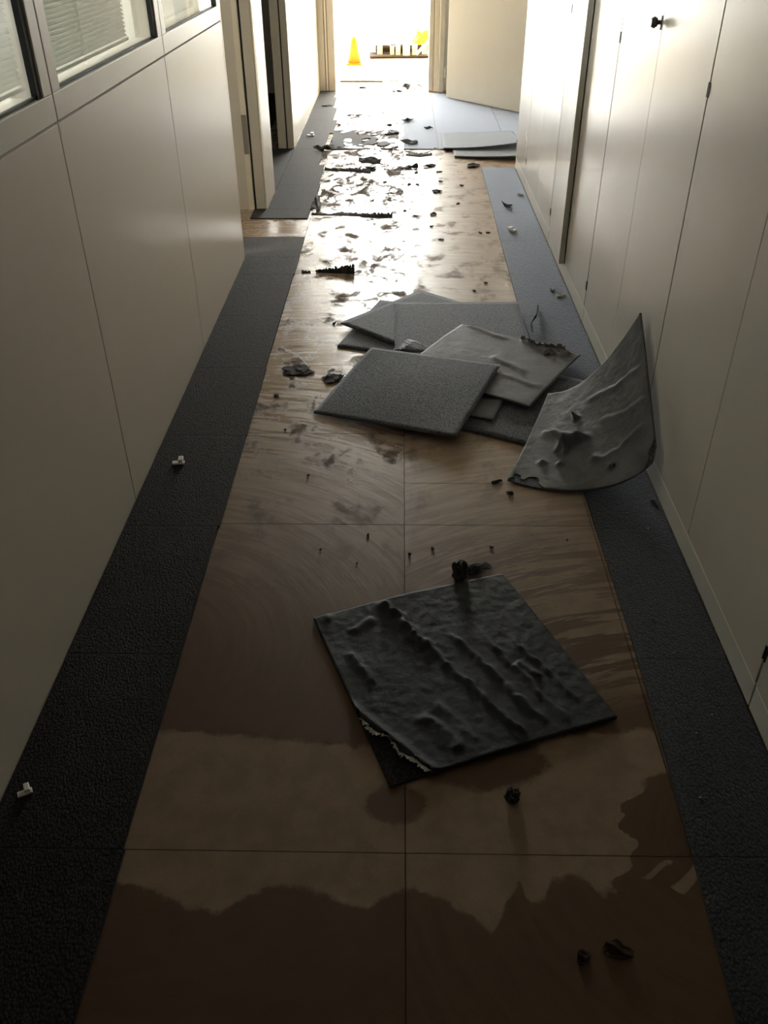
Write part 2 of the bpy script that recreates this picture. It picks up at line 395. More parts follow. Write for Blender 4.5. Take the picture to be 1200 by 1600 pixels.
for k, (a, b) in enumerate(zip([-5.0] + LJ[:-1], LJ)):
    if k < 2: continue
    w = struct(empty('window_%d' % (k - 1)))
    a += 0.003; b -= 0.003
    if k == 4: b = 4.945
    fz = SILL + 0.066; s = 0.062
    m = MB()
    m.box(XL - 0.085, XL + 0.002, a, b, SILL, fz, 0.002)
    m.box(XL - 0.085, XL + 0.002, a, b, WT - 0.06, WT, 0.002)
    m.box(XL - 0.085, XL + 0.002, a, a + s, fz, WT - 0.06, 0.002)
    m.box(XL - 0.085, XL + 0.002, b - s, b, fz, WT - 0.06, 0.002)
    m.build('window_frame', M['frame'], w)
    g = MB()
    gx0, gx1 = XL - 0.020, XL - 0.004
    g.box(gx0, gx1, b - s - 0.024, b - s, fz, WT - 0.06)
    g.box(gx0, gx1 - 0.004, a + s, a + s + 0.006, fz, WT - 0.06)
    g.box(gx0, gx1 - 0.006, a + s, b - s, fz, fz + 0.007)
    g.box(gx0, gx1, a + s, b - s, WT - 0.068, WT - 0.06)
    g.build('gasket', M['gasket'], w)
    box('pane', XL - 0.016, XL - 0.012, a + s, b - s, fz + 0.006, WT - 0.066, M['glass'], w)
    box('pane', XL - 0.070, XL - 0.066, a + s, b - s, fz + 0.006, WT - 0.066, M['glass'], w)
    if k < 4:
        # venetian blind inside the double glazing
        y0, y1 = a + s + 0.012, b - s - 0.03
        if k == 3: y1 = b - s - 0.28
        zb = fz + 0.055
        box('blind_rail', XL - 0.052, XL - 0.030, y0, y1, zb - 0.032, zb - 0.022, M['frame'], w, 0.002)
        zz = zb - 0.012; proto = None
        while zz < WT - 0.10:
            if proto is None:
                sx = 0.0052
                vv = [(XL - 0.041 - sx, y0, 0.0062), (XL - 0.041 + sx, y0, -0.0062), (XL - 0.041 + sx, y1, -0.0062), (XL - 0.041 - sx, y1, 0.0062),
                      (XL - 0.041 - sx, y0, 0.0068), (XL - 0.041 + sx, y0, -0.0056), (XL - 0.041 + sx, y1, -0.0056), (XL - 0.041 - sx, y1, 0.0068)]
                ff = [(3, 2, 1, 0), (4, 5, 6, 7), (0, 1, 5, 4), (1, 2, 6, 5), (2, 3, 7, 6), (3, 0, 4, 7)]
                proto = mesh_obj('blind_slat', vv, ff, M['blind'], w); proto.location.z = zz
            else:
                c = proto.copy(); link(c, w); c.location.z = zz
            zz += 0.0125
# offices behind the partition
struct(box('wall_office_divider', EXT_X, XL - 0.205, 6.04, 6.10, -0.02, CEIL, M['white']))
struct(box('floor_office', EXT_X, -1.225, -5.0, 6.04, -0.02, 0.004, M['officefloor']))
wo = struct(empty('wall_office_outer'))
box('pier', EXT_X - 0.1, EXT_X, END_Y, FAR_Y, CEIL, FAR_H, M['white'], wo)
box('spandrel', EXT_X - 0.1, EXT_X, -5.0, FAR_Y, -0.1, 0.85, M['white'], wo)
box('lintel', EXT_X - 0.1, EXT_X, -5.0, FAR_Y, 2.30, CEIL, M['white'], wo)
box('pier', EXT_X - 0.1, EXT_X, -5.0, 2.3, 0.85, 2.30, M['white'], wo)
box('pier', EXT_X - 0.1, EXT_X, 3.9, FAR_Y, 0.85, 2.30, M['white'], wo)

# --- door openings on the left and the walls between
def jamb_set(name, ynear, depth, label_n):
    """far jamb of an opening, its face turned to the corridor's near end"""
    d = struct(empty(name))
    x1 = XL + 0.002
    box('jamb', XL - 0.10, XL - 0.062, ynear, ynear + 0.05, -0.015, 2.1, M['jamb'], d, 0.002)
    box('rebate', XL - 0.062, XL - 0.052, ynear + 0.012, ynear + 0.05, -0.015, 2.1, M['gasket'], d)
    box('jamb', XL - 0.052, x1, ynear, ynear + 0.05, -0.015, 2.1, M['jamb'], d, 0.002)
    return d
D1 = 5.985
d1 = struct(empty('door_1'))
box('jamb', XL - 0.20, XL - 0.118, D1, D1 + 0.05, -0.018, 2.1, M['jamb'], d1, 0.002)
box('seal_strip', XL - 0.118, XL - 0.082, D1 - 0.006, D1 + 0.05, -0.010, 2.1, M['strip'], d1, 0.003)
box('rebate', XL - 0.082, XL - 0.068, D1 + 0.014, D1 + 0.05, -0.018, 2.1, M['gasket'], d1)
box('jamb', XL - 0.068, XL - 0.006, D1, D1 + 0.05, -0.018, 2.1, M['jamb'], d1, 0.002)
box('edge_bead', XL - 0.006, XL + 0.003, D1 + 0.004, D1 + 0.05, -0.012, 2.1, M['strip'], d1, 0.001)
dl1 = MB().box(-0.95, 0.0, 0.0, 0.04, 0.0, 2.06, 0.002).build('door_leaf', M['doorleaf'], d1); dl1.location = (XL - 0.112, 5.06, 0.012); dl1.rotation_euler = (0, 0, math.radians(-28))
box('strike_plate', XL - 0.117, XL - 0.084, D1 - 0.009, D1 - 0.006, 0.36, 0.60, M['steel'], d1)
box('head', XL - 0.12, XL + 0.002, 4.985, D1 + 0.05, 2.1, 2.15, M['jamb'], d1)
wp = struct(empty('wall_left_pier'))
box('partition_panel', XL - 0.10, XL + 0.004, D1 + 0.052, 6.43, 0.004, CEIL, M['part'], wp, 0.002)
box('over_panel', XL - 0.10, XL, 4.985, D1 + 0.05, 2.15, CEIL, M['part'], wp)
D2 = 7.78
d2 = struct(empty('door_2'))
box('jamb', XL - 0.13, XL - 0.062, D2, D2 + 0.05, -0.018, 2.1, M['jamb'], d2, 0.002)
box('rebate', XL - 0.062, XL - 0.050, D2 + 0.014, D2 + 0.05, -0.018, 2.1, M['gasket'], d2)
box('jamb', XL - 0.050, XL + 0.004, D2, D2 + 0.05, -0.018, 2.1, M['jamb'], d2, 0.002)
box('head', XL - 0.12, XL + 0.002, 6.43, D2 + 0.05, 2.1, 2.15, M['jamb'], d2)
wf = struct(empty('wall_left_far'))
for a, b in ((D2 + 0.052, 9.00), (9.00, 9.62), (9.62, END_Y)):
    box('partition_panel', XL - 0.10, XL + 0.001, a + 0.0015, b - 0.0015, -0.018, CEIL, M['part'], wf, 0.0012)
box('over_panel', XL - 0.10, XL, 6.43, D2 + 0.05, 2.15, CEIL, M['part'], wf)

# --- end wall with open doorway and its leaf
DXL, DXR = -0.735, 0.300
we = struct(empty('wall_end'))
box('wall_side', EXT_X, XL - 0.0, END_Y + 0.02, END_Y + 0.12, -0.02, FAR_H, M['white'], we)
box('wall_side', DXR + 0.15, 3.2, END_Y + 0.02, END_Y + 0.12, -0.02, FAR_H, M['white'], we)
box('wall_head', XL, DXR + 0.15, END_Y + 0.02, END_Y + 0.12, 2.50, FAR_H, M['white'], we)
d3 = struct(empty('door_3'))
box('jamb', XL, XL + 0.070, END_Y, END_Y + 0.12, -0.018, 2.50, M['jamb'], d3, 0.003)
box('rebate', XL + 0.070, XL + 0.078, END_Y + 0.02, END_Y + 0.12, -0.018, 2.50, M['joint'], d3)
box('jamb', XL + 0.078, XL + 0.100, END_Y + 0.006, END_Y + 0.12, -0.018, 2.50, M['strip'], d3, 0.002)
box('rebate', XL + 0.100, XL + 0.107, END_Y + 0.02, END_Y + 0.12, -0.018, 2.50, M['joint'], d3)
box('jamb', XL + 0.107, DXL, END_Y, END_Y + 0.14, -0.018, 2.50, M['jamb'], d3, 0.003)
box('jamb', DXR, DXR + 0.045, END_Y - 0.04, END_Y + 0.14, 0.008, 2.50, M['jamb'], d3, 0.003)
box('stop_strip', DXR + 0.045, DXR + 0.055, END_Y - 0.02, END_Y + 0.12, 0.008, 2.50, M['strip'], d3)
box('jamb', DXR + 0.055, DXR + 0.110, END_Y - 0.08, END_Y + 0.12, 0.008, 2.50, M['jamb'], d3, 0.003)
box('jamb', DXR + 0.110, DXR + 0.160, END_Y - 0.16, END_Y + 0.12, 0.008, 2.50, M['jamb'], d3, 0.003)
box('head', XL, DXR + 0.15, END_Y, END_Y + 0.12, 2.46, 2.50, M['jamb'], d3)
ang = math.atan2(9.295 - 10.125, 1.182 - 0.497)
lf = MB().box(0, 1.12, 0.0, 0.045, 0.0, 2.44, 0.004).build('door_leaf', M['doorleaf'], d3)
lf.location = (0.480, 10.135, 0.016); lf.rotation_euler = (0, 0, ang)
for hz in (0.25, 1.15, 2.05):
    h = MB().cyl((0, 0, -0.05), (0, 0, 0.05), 0.009).build('hinge', M['steel'], d3); h.location = (0.470, 10.165, hz)
hd = MB().cyl((1.04, -0.005, 1.05), (1.04, -0.05, 1.05), 0.010).cyl((1.04, -0.05, 1.05), (0.93, -0.05, 1.05), 0.009).build('door_handle', M['steel'], lf, True)

# --- far room
fr = struct(empty('wall_far_room'))
box('wall_side', 3.1, 3.2, END_Y + 0.12, FAR_Y, 0, FAR_H, M['white'], fr)
box('lintel', -4.4, 3.2, FAR_Y, FAR_Y + 0.12, 3.90, FAR_H, M['white'], fr)
box('pier', 2.6, 3.2, FAR_Y, FAR_Y + 0.12, 0, 3.90, M['white'], fr)
box('pier', -4.4, -3.8, FAR_Y, FAR_Y + 0.12, 0, 3.90, M['white'], fr)
wn = struct(empty('window_far_room'))
m = MB(); m.box(-3.8, 2.6, FAR_Y, FAR_Y + 0.08, 0.0, 0.10, 0.003)
for xm in (-3.8, -2.2, -0.62, 0.98, 2.54): m.box(xm, xm + 0.06, FAR_Y, FAR_Y + 0.08, 0.10, 3.90)
m.build('window_frame', M['frame'], wn)
for xa in (-3.74, -2.14, -0.56, 1.04): box('pane', xa, xa + 1.5, FAR_Y + 0.03, FAR_Y + 0.036, 0.10, 3.9, M['glass'], wn)

# ------------------------------------------------------------------ right-hand storage cupboards
CABT = 2.40
struct(box('wall_right_bulkhead', XR + 0.012, 1.52, -5.0, 7.12, CABT + 0.004, CEIL, M['white']))
UN = [(0.285, 1.53), (1.53, 2.78), (2.78, 4.025), (4.025, 5.255), (5.255, 6.50), (6.50, 7.12)]
CLAB = ['cream storage cupboard nearest the camera, at the right edge of the picture',
        'cream cupboard beside the foreground loose tile, second from the camera',
        'cream cupboard with dark knob, behind the curled carpet tile',
        'cream cupboard with one door standing slightly ajar',
        'cream cupboard just beyond the door that stands ajar',
        'narrow cream cupboard at the far end of the storage row']
def cupboard(k, y0, y1):
    c = empty('storage_cupboard', (XR, (y0 + y1) / 2, 0))
    tag(c, CLAB[k], 'cupboard', 'cream storage cupboards along the right wall')
    L = (y1 - y0) / 2 - 0.0012
    dt = 0.019
    b = MB()
    b.box(dt + 0.003, 0.60, -L + 0.001, -L + 0.02, 0.0, CABT); b.box(dt + 0.003, 0.60, L - 0.02, L - 0.001, 0.0, CABT)
    b.box(dt + 0.003, 0.60, -L + 0.02, L - 0.02, 0.085, 0.105); b.box(dt + 0.003, 0.60, -L + 0.02, L - 0.02, CABT - 0.02, CABT)
    b.box(0.58, 0.60, -L + 0.02, L - 0.02, 0.105, CABT - 0.02); b.box(dt + 0.05, 0.58, -L + 0.02, L - 0.02, 1.2, 1.22)
    b.build('body', M['cab_edge'], c)
    box('plinth', 0.002, 0.018, -L + 0.0025, L - 0.0025, 0.008, 0.0815, M['plinth'], c, 0.001)
    box('gap_highlight', 0.0015, 0.02, -L + 0.003, L - 0.003, 0.0825, 0.0865, M['strip'], c)  # pale strip painting the highlight along the gap above the plinth
    doors = [(-L, 0.0, -1), (0.0, L, 1)] if L > 0.5 else [(-L, L, 1)]
    for (a, bb, side) in doors:
        piv = empty if False else None
        gap_hinge = 0.0035
        ya = a + (gap_hinge if side < 0 else 0.0012); yb = bb - (gap_hinge if side > 0 else 0.0012)
        hy = yb if side > 0 else ya
        dth = 0.028 if (k == 3 and side > 0) else dt
        d = MB().box(0, dth, ya - hy, yb - hy, 0, CABT - 0.095, 0.0012).build('door', M['cab'], c)
        d.location = (0, hy, 0.089)
        if k == 3 and side > 0:
            d.rotation_euler = (0, 0, -math.radians(3.1))
            box('edge_band', 0.0006, dth - 0.0006, ya - hy - 0.0006, ya - hy + 0.0002, 0.002, CABT - 0.1, M['cab_edge'], d)
        for hz in (0.105, 1.16, 2.1):
            h = MB().cyl((0.0, 0, -0.02), (0.0, 0, 0.02), 0.0042, seg=10).build('hinge', M['black'], d)
            h.location = (0.001, -0.0015 * side, hz)
        if k in (2,) and side > 0:
            kb = MB().cyl((0, 0, 0), (-0.012, 0, 0), 0.007, 0.007).cyl((-0.012, 0, 0), (-0.022, 0, 0), 0.013, 0.019).cyl((-0.022, 0, 0), (-0.034, 0, 0), 0.019, 0.013)
            kb = kb.build('knob', M['bronze'], d); kb.location = (0, ya - hy + 0.03, 1.27)
            pl = MB().box(-0.003, 0, -0.016, 0.016, -0.022, 0.022, 0.001).build('lock_plate', M['bronze'], d); pl.location = (0, ya - hy + 0.03, 1.27)
    return c
for k, (a, b) in enumerate(UN): cupboard(k, a, b)
struct(box('wall_right_near', XR, 1.52, -5.0, 0.276, -0.02, CABT, M['part']))

# ------------------------------------------------------------------ carpet still laid on the floor
CT = 0.007
def dark_sides(o):
    o.data.materials.append(M['scrap'])
    for p in o.data.polygons: p.material_index = 0 if abs(p.normal.z) > 0.5 else 1
def carpet_area(name, label, tiles, group=None, mat='carpet'):
    t = empty(name, ((tiles[0][0] + tiles[0][1]) / 2, tiles[0][2], 0)); tag(t, label, 'carpet', group)
    rng = random.Random(len(label))
    for (x0, x1, y0, y1) in tiles:
        g = 0.0007
        # slightly wavering cut edge: a thin slab with a subdivided outline
        n = 10
        lo = [(x0 + g + rng.uniform(0, .0012), y0 + g + (y1 - y0 - 2 * g) * i / n) for i in range(n + 1)]
        hi = [(x1 - g - rng.uniform(0, .0012), y0 + g + (y1 - y0 - 2 * g) * i / n) for i in range(n + 1)]
        ring = lo[::-1] + hi
        N = len(ring)
        cx, cy = (x0 + x1) / 2, (y0 + y1) / 2
        V = [(x - cx, y - cy, 0.0003) for x, y in ring] + [(x - cx, y - cy, CT) for x, y in ring]
        F = [tuple(range(N - 1, -1, -1)), tuple(range(N, 2 * N))] + [(i, (i + 1) % N, N + (i + 1) % N, N + i) for i in range(N)]
        o = mesh_obj('carpet_tile', V, F, M[mat], t); dark_sides(o); o.location = (cx - t.location.x, cy - t.location.y, 0)
    return t
XL2 = -0.597
ys = [-0.1, 0.5, 1.1, 1.7, 2.3, 2.9, 3.5, 4.1, 4.7, 4.986]
carpet_area('carpet_strip', 'dark carpet strip along the foot of the windowed partition wall',
            [(XL + 0.002, XL2 + 0.004 * math.sin(k * 1.7), a, b) for k, (a, b) in enumerate(zip(ys, ys[1:]))] + [(-1.03, XL2, 4.986, 5.37)])
ys = [5.76, 6.40]
carpet_area('carpet_strip', 'dark carpet remnant past the first left doorway, beyond the bare gap',
            [(-1.0, -0.615, 5.765, 5.98), (XL + 0.008, -0.60, 5.98, 6.60), (XL + 0.008, -0.61, 6.60, 7.20), (XL + 0.008, -0.655, 7.20, 7.76), (-1.10, XL + 0.007, 6.44, 7.20), (-1.10, XL + 0.007, 7.20, 7.775)])
carpet_area('carpet_strip', 'grey carpet strip under the far left wall beside the end doorway',
            [(XL + 0.008, -0.655, 7.762, 8.38), (XL + 0.008, -0.62, 8.38, 8.98), (XL + 0.008, -0.66, 8.98, 9.58), (XL + 0.008, -0.70, 9.58, 10.18), (XL + 0.008, -0.735, 10.18, 10.59)])
RX = lambda y: float(np.interp(y, [0.3, 0.76, 1.42, 1.83, 2.48, 3.4, 4.28, 5.2, 6.2, 7.14], [0.622, 0.630, 0.653, 0.658, 0.652, 0.630, 0.612, 0.618, 0.630, 0.638]))
ysr = [-0.1, 0.5, 1.10, 1.70, 2.30, 2.90, 3.50, 4.10, 4.70, 5.30, 5.90, 6.50, 7.12]
def strip_tiles():
    out = []
    for a, b in zip(ysr, ysr[1:]): out.append((RX((a + b) / 2), XR - 0.002, a, b))
    return out
tr = empty('carpet_strip', (0.77, 0, 0)); tag(tr, 'dark carpet strip along the foot of the cream cupboards', 'carpet')
for (x0, x1, y0, y1) in strip_tiles():
    n = 10; g = 0.0007
    lo = [(RX(y0 + (y1 - y0) * i / n), y0 + g + (y1 - y0 - 2 * g) * i / n) for i in range(n + 1)]
    hi = [(x1, y0 + g + (y1 - y0 - 2 * g) * i / n) for i in range(n + 1)]
    ring = lo[::-1] + hi; N = len(ring); cx, cy = (x0 + x1) / 2, (y0 + y1) / 2
    V = [(x - cx, y - cy, 0.0003) for x, y in ring] + [(x - cx, y - cy, CT) for x, y in ring]
    F = [tuple(range(N - 1, -1, -1)), tuple(range(N, 2 * N))] + [(i, (i + 1) % N, N + (i + 1) % N, N + i) for i in range(N)]
    o = mesh_obj('carpet_tile', V, F, M['carpet_r'], tr); dark_sides(o); o.location = (cx - 0.77, cy, 0)
far_t = []
for (ya, yb) in ((7.76, 8.36), (8.36, 8.96), (8.96, 9.56), (9.56, 10.16), (10.16, 10.55)):
    for (xa, xb) in ((0.022, 0.32), (0.32, 0.92), (0.92, 1.51)):
        if xb < 0.5 and ya > 9.9: xb = 0.295
        if xa >= 0.3 and ya > 10.0: yb = 10.43
        far_t.append((xa, xb, ya, yb))
carpet_area('carpet_area', 'bluish grey carpet area in front of the open door at the end', far_t, None, 'carpet_r')

# ------------------------------------------------------------------ loose carpet tiles
def sheet(name, S, lo, hi, n, mat, parent, mask=None, origin=(0, 0, 0), smooth=True):
    """closed sheet between offsets lo..hi along the normal of surface S(u,v); mask(u,v)>0 keeps, edge snapped to the contour"""
    us = np.linspace(0, 1, n + 1)
    U, V = np.meshgrid(us, us, indexing='ij'); U = U.copy(); V = V.copy()
    cell = 1.0 / n
    if mask is not None:
        f = mask(U, V)
        e = cell * 0.3
        gx = (mask(U + e, V) - mask(U - e, V)) / (2 * e); gy = (mask(U, V + e) - mask(U, V - e)) / (2 * e)
        g2 = np.maximum(gx * gx + gy * gy, 1e-6)
        mv = (f < 0) & (f > -1.5 * cell * np.sqrt(g2))
        U[mv] -= (f * gx / g2)[mv]; V[mv] -= (f * gy / g2)[mv]
        U = np.clip(U, 0, 1); V = np.clip(V, 0, 1)
        ok = (f >= 0) | mv
    else:
        ok = np.ones_like(U, bool)
    P = S(U, V); e = 1e-3
    du = S(np.clip(U + e, 0, 1), V) - S(np.clip(U - e, 0, 1), V); dv = S(U, np.clip(V + e, 0, 1)) - S(U, np.clip(V - e, 0, 1))
    Nn = np.cross(du, dv); Nn /= np.maximum(np.linalg.norm(Nn, axis=-1, keepdims=True), 1e-9)
    L = lo(U, V) if callable(lo) else lo; H = hi(U, V) if callable(hi) else hi
    L = np.broadcast_to(np.asarray(L, float), U.shape)[..., None]; H = np.broadcast_to(np.asarray(H, float), U.shape)[..., None]
    A = (P + Nn * L - np.array(origin)).reshape(-1, 3); B = (P + Nn * H - np.array(origin)).reshape(-1, 3)
    idx = np.arange(U.size).reshape(U.shape); tot = U.size
    cells = ok[:-1, :-1] & ok[1:, :-1] & ok[1:, 1:] & ok[:-1, 1:]
    F = []; edges = {}
    for i, j in zip(*np.nonzero(cells)):
        q = (int(idx[i, j]), int(idx[i + 1, j]), int(idx[i + 1, j + 1]), int(idx[i, j + 1]))
        F.append(tuple(tot + a for a in q)); F.append(q[::-1])
        for a, b in zip(q, q[1:] + q[:1]): edges[(a, b)] = 1
    ns = len(F)
    for (a, b) in edges:
        if (b, a) not in edges: F.append((a, b, tot + b, tot + a))
    VV = np.vstack([A, B])
    used = sorted({a for f in F for a in f}); rm = {a: k for k, a in enumerate(used)}
    me = bpy.data.meshes.new(name); me.from_pydata(VV[used].tolist(), [], [tuple(rm[a] for a in f) for f in F]); me.update()
    me.materials.append(mat)
    sm = [smooth] * ns + [False] * (len(F) - ns); me.polygons.foreach_set('use_smooth', sm)
    o = bpy.data.objects.new(name, me); link(o, parent)
    return o
def fbm(U, V, sc, seed, octv=3):
    out = np.zeros(U.shape); it = np.ndindex(U.shape)
    for k in it: out[k] = mnoise.fractal(Vector((U[k] * sc + seed * 7.3, V[k] * sc - seed * 3.1, seed)), 1.0, 2.0, octv)
    return out
def quadS(P00, P10, P11, P01, bow=None):
    P00, P10, P11, P01 = (np.array(p, float) for p in (P00, P10, P11, P01))
    def S(U, V):
        U_, V_ = U[..., None], V[..., None]
        R = P00 * (1 - U_) * (1 - V_) + P10 * U_ * (1 - V_) + P11 * U_ * V_ + P01 * (1 - U_) * V_
        if bow is not None: R = R + np.stack([0 * U, 0 * U, bow(U, V)], -1)
        return R
    return S
def loose_tile(label, S, face, n=24, relief=None, mask=None, mask_pile=None, bmat='backing', group='loose carpet tiles on the floor'):
    """S must run so that du x dv points up; face = what looks up"""
    P = S(np.array([[0.5]]), np.array([[0.5]]))[0, 0]
    org = (float(P[0]), float(P[1]), 0.0)
    t = empty('carpet_tile', org); tag(t, label, 'carpet tile', group)
    if face == 'back':
        sheet('pile', S, 0.0, 0.0035, n, M['carpet' if bmat == 'backing_dark' else 'carpet_loose'], t, mask_pile, org)
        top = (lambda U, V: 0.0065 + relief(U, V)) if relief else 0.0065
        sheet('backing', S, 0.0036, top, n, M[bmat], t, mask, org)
    else:
        sheet('backing', S, 0.0, 0.003, n, M['backing'], t, None, org)
        sheet('pile', S, 0.0031, 0.0075, n, M['carpet_loose'], t, None, org)
    return t
def ridge(U, V, p, q, w, h, wob=0.0, seed=1.0, fade=0.15):
    """raised fold from p to q in uv"""
    p = np.array(p); q = np.array(q); d = q - p; L = np.hypot(*d); d = d / L
    a = (U - p[0]) * d[0] + (V - p[1]) * d[1]; b = -(U - p[0]) * d[1] + (V - p[1]) * d[0]
    b = b + wob * np.sin(a * 23 + seed) + wob * 0.5 * np.sin(a * 61 + 2 * seed)
    env = np.clip(a / (fade * L), 0, 1) * np.clip((L - a) / (fade * L), 0, 1)
    env = env * env * (3 - 2 * env)
    # steep on one side, soft on the other
    pr = np.where(b > 0, np.exp(-(b / w) ** 2), np.exp(-(b / (2.4 * w)) ** 2))
    return h * env * pr
def dent(U, V, c, w, h): return h * np.exp(-(((U - c[0]) ** 2 + (V - c[1]) ** 2) / w ** 2))

# foreground tile, backing up
F00, F10, F11, F01 = (-0.015, 1.271, 0.001), (0.557, 1.486, 0.003), (0.322, 2.057, 0.002), (-0.244, 1.847, 0.002)
def fg_bow(U, V): return 0.010 * np.exp(-((U - 0.5) / 0.3) ** 2) * V ** 3 + 0.006 * (1 - V) * U * (1 - U) * 4
fgS = quadS(F00, F10, F11, F01, fg_bow)
def fg_rel(U, V):
    wu = U + 0.012 * fbm(U, V, 9, 11.0, 2); wv = V + 0.012 * fbm(U, V, 9, 12.0, 2)
    rg = lambda *a: ridge(wu, wv, *a)
    rough = 0.65 + 0.7 * np.clip(fbm(U, V, 16, 13.0, 3) + 0.3, 0, 1.2)
    r = rg((0.345, 1.00), (0.44, 0.62), 0.013, 0.017, 0.008, 1.0, 0.08)
    r = r + rg((0.42, 0.70), (0.60, 0.02), 0.010, 0.011, 0.006, 1.5, 0.10)
    r = r + rg((0.56, 0.72), (0.72, 0.03), 0.009, 0.008, 0.006, 2.0) + rg((0.62, 0.50), (0.68, 0.10), 0.007, 0.005, 0.004, 2.5)
    r = r + rg((0.70, 0.66), (0.80, 0.02), 0.008, 0.007, 0.005, 3.0) + rg((0.80, 0.60), (0.92, 0.10), 0.008, 0.006, 0.006, 5.0)
    r = r + rg((0.76, 0.42), (0.82, 0.30), 0.012, 0.010, 0.006, 5.5)
    r = r + rg((0.12, 0.84), (0.27, 0.91), 0.010, 0.008, 0.006, 6.0) + rg((0.095, 0.74), (0.125, 0.50), 0.011, 0.010, 0.006, 7.0)
    r = r + rg((0.25, 0.30), (0.34, 0.05), 0.016, 0.006, 0.006, 8.0) + rg((0.32, 0.34), (0.42, 0.06), 0.014, 0.004, 0.006, 9.0)
    r = r + dent(U, V, (0.345, 0.95), 0.020, 0.016) + dent(U, V, (0.375, 0.885), 0.016, 0.012) + dent(U, V, (0.06, 0.97), 0.022, 0.008)
    r = r * rough + 0.0018 * fbm(U, V, 7, 2.0) + 0.0014 * fbm(U, V, 24, 5.0) + 0.003
    c = U + 0.46 * V   # lifted lip along the torn corner
    r = r + 0.012 * np.exp(-((c - 0.18) / 0.022) ** 2)
    return np.maximum(r, 0.0004)
def fg_tear(V): return 0.165 - 0.46 * V + 0.012 * np.sin(V * 38) + 0.008 * np.sin(V * 83 + 1)
def fg_mask(U, V): return U - fg_tear(V)
fg_tile = loose_tile('large loose carpet tile lying grey backing up in the foreground, one corner torn', fgS, 'back', 110, fg_rel, fg_mask, None, 'backing_dark')

# curled tile leaning on the cupboards
def bez(P, T):
    T = T[..., None]; a, b, c, d = (np.array(p, float) for p in P)
    return a * (1 - T) ** 3 + 3 * b * T * (1 - T) ** 2 + 3 * c * T * T * (1 - T) + d * T ** 3
cuA = [(0.388, 2.581, 0.010), (0.560, 2.490, -0.004), (0.800, 2.470, 0.020), (0.878, 2.500, 0.165)]   # near edge
cuB = [(0.605, 3.130, 0.070), (0.730, 3.060, 0.105), (0.815, 3.060, 0.250), (0.872, 2.958, 0.490)]    # far edge
def cuS(U, V):
    A = bez(cuA, U); B = bez(cuB, U)
    R = A * (1 - V[..., None]) + B * V[..., None]
    sag = 4 * V * (1 - V)
    R[..., 2] -= 0.020 * sag * (1 - U)
    R[..., 2] = np.maximum(R[..., 2], 0.001)
    return R
def cu_rel(U, V):
    r = ridge(U, V, (0.42, 0.80), (0.98, 0.66), 0.012, 0.006, 0.006, 1.0) + ridge(U, V, (0.55, 0.55), (1.0, 0.42), 0.012, 0.005, 0.006, 3.0)
    r = r + ridge(U, V, (0.50, 0.22), (0.96, 0.30), 0.012, 0.007, 0.007, 4.0) + ridge(U, V, (0.08, 0.58), (0.38, 0.52), 0.016, 0.012, 0.012, 2.0)
    r = r + ridge(U, V, (0.50, 0.46), (0.22, 0.37), 0.015, 0.050, 0.010, 5.0, 0.30) + ridge(U, V, (0.34, 0.44), (0.30, 0.30), 0.012, 0.020, 0.010, 6.0, 0.3) + dent(U, V, (0.36, 0.66), 0.016, 0.046)
    r = r + dent(U, V, (0.17, 0.25), 0.022, 0.016) + dent(U, V, (0.29, 0.24), 0.022, 0.016) + dent(U, V, (0.52, 0.24), 0.03, 0.016)
    r = r + dent(U, V, (0.64, 0.14), 0.022, 0.018) - dent(U, V, (0.65, 0.15), 0.010, 0.014)
    r = r + 0.0025 * fbm(U, V, 7, 9.0) + 0.0012 * fbm(U, V, 20, 4.0) + 0.001
    return np.maximum(r, 0.0004)
def cu_mask(U, V):
    w = 0.012 * np.sin(U * 50) + 0.012 * np.sin(V * 67 + 2)
    a = (1 - U) + 0.75 * V - (0.115 + w)                                  # torn corner at the wall
    b = np.hypot((U - 0.115) / 1.5, V - 0.0) - (0.075 + w)                # bite out of the near edge
    c = np.hypot(U - 0.655, V - 0.135) - (0.016 + 0.4 * w)
    return np.minimum(np.minimum(a, b), c)
def cu_pmask(U, V): return (1 - U) + 0.75 * V - 0.05
loose_tile('curled carpet tile leaning against the cupboards, wrinkled grey backing facing out', cuS, 'back', 110, cu_rel, cu_mask, cu_pmask, 'backing_curl')

# the heap in the middle distance
def P(px, py, z):
    """floor-plan point seen at a picture position, lifted to height z (used once, to lay the heap out)"""
    v = [(px - 600), (py - 800), 1340.0]
    d = [sum(Rm[r][c] * v[c] for c in range(3)) for r in range(3)]
    t = (z - CAM_H) / d[2]
    return (d[0] * t, d[1] * t, z)
def third(a, b, size=0.61, side=1):
    """complete the far two corners of a square tile standing on edge a-b"""
    a = np.array(a); b = np.array(b); d = (b - a); n = np.array([-d[1], d[0], 0]) * side; n = n / np.linalg.norm(n) * size
    return tuple(b + n), tuple(a + n)
def flat(label, c00, c10, c11, c01, face, bow=None, n=20, relief=None, mask=None):
    return loose_tile(label, quadS(c00, c10, c11, c01, bow), face, n, relief, mask)
# bottom layer
a, b = (-0.293, 3.735, 0.001), (0.29, 3.545, 0.001); c, d = third(a, b)
flat('dark carpet tile at the bottom left of the heap, only one corner showing', a, b, c, d, 'pile')
a, b = (0.060, 3.060, 0.002), (0.590, 2.776, 0.010); c, d = third(a, b)
flat('dark carpet tile at the bottom of the heap beside the curled tile', a, b, (c[0], c[1], 0.016), (d[0], d[1], 0.012), 'pile')
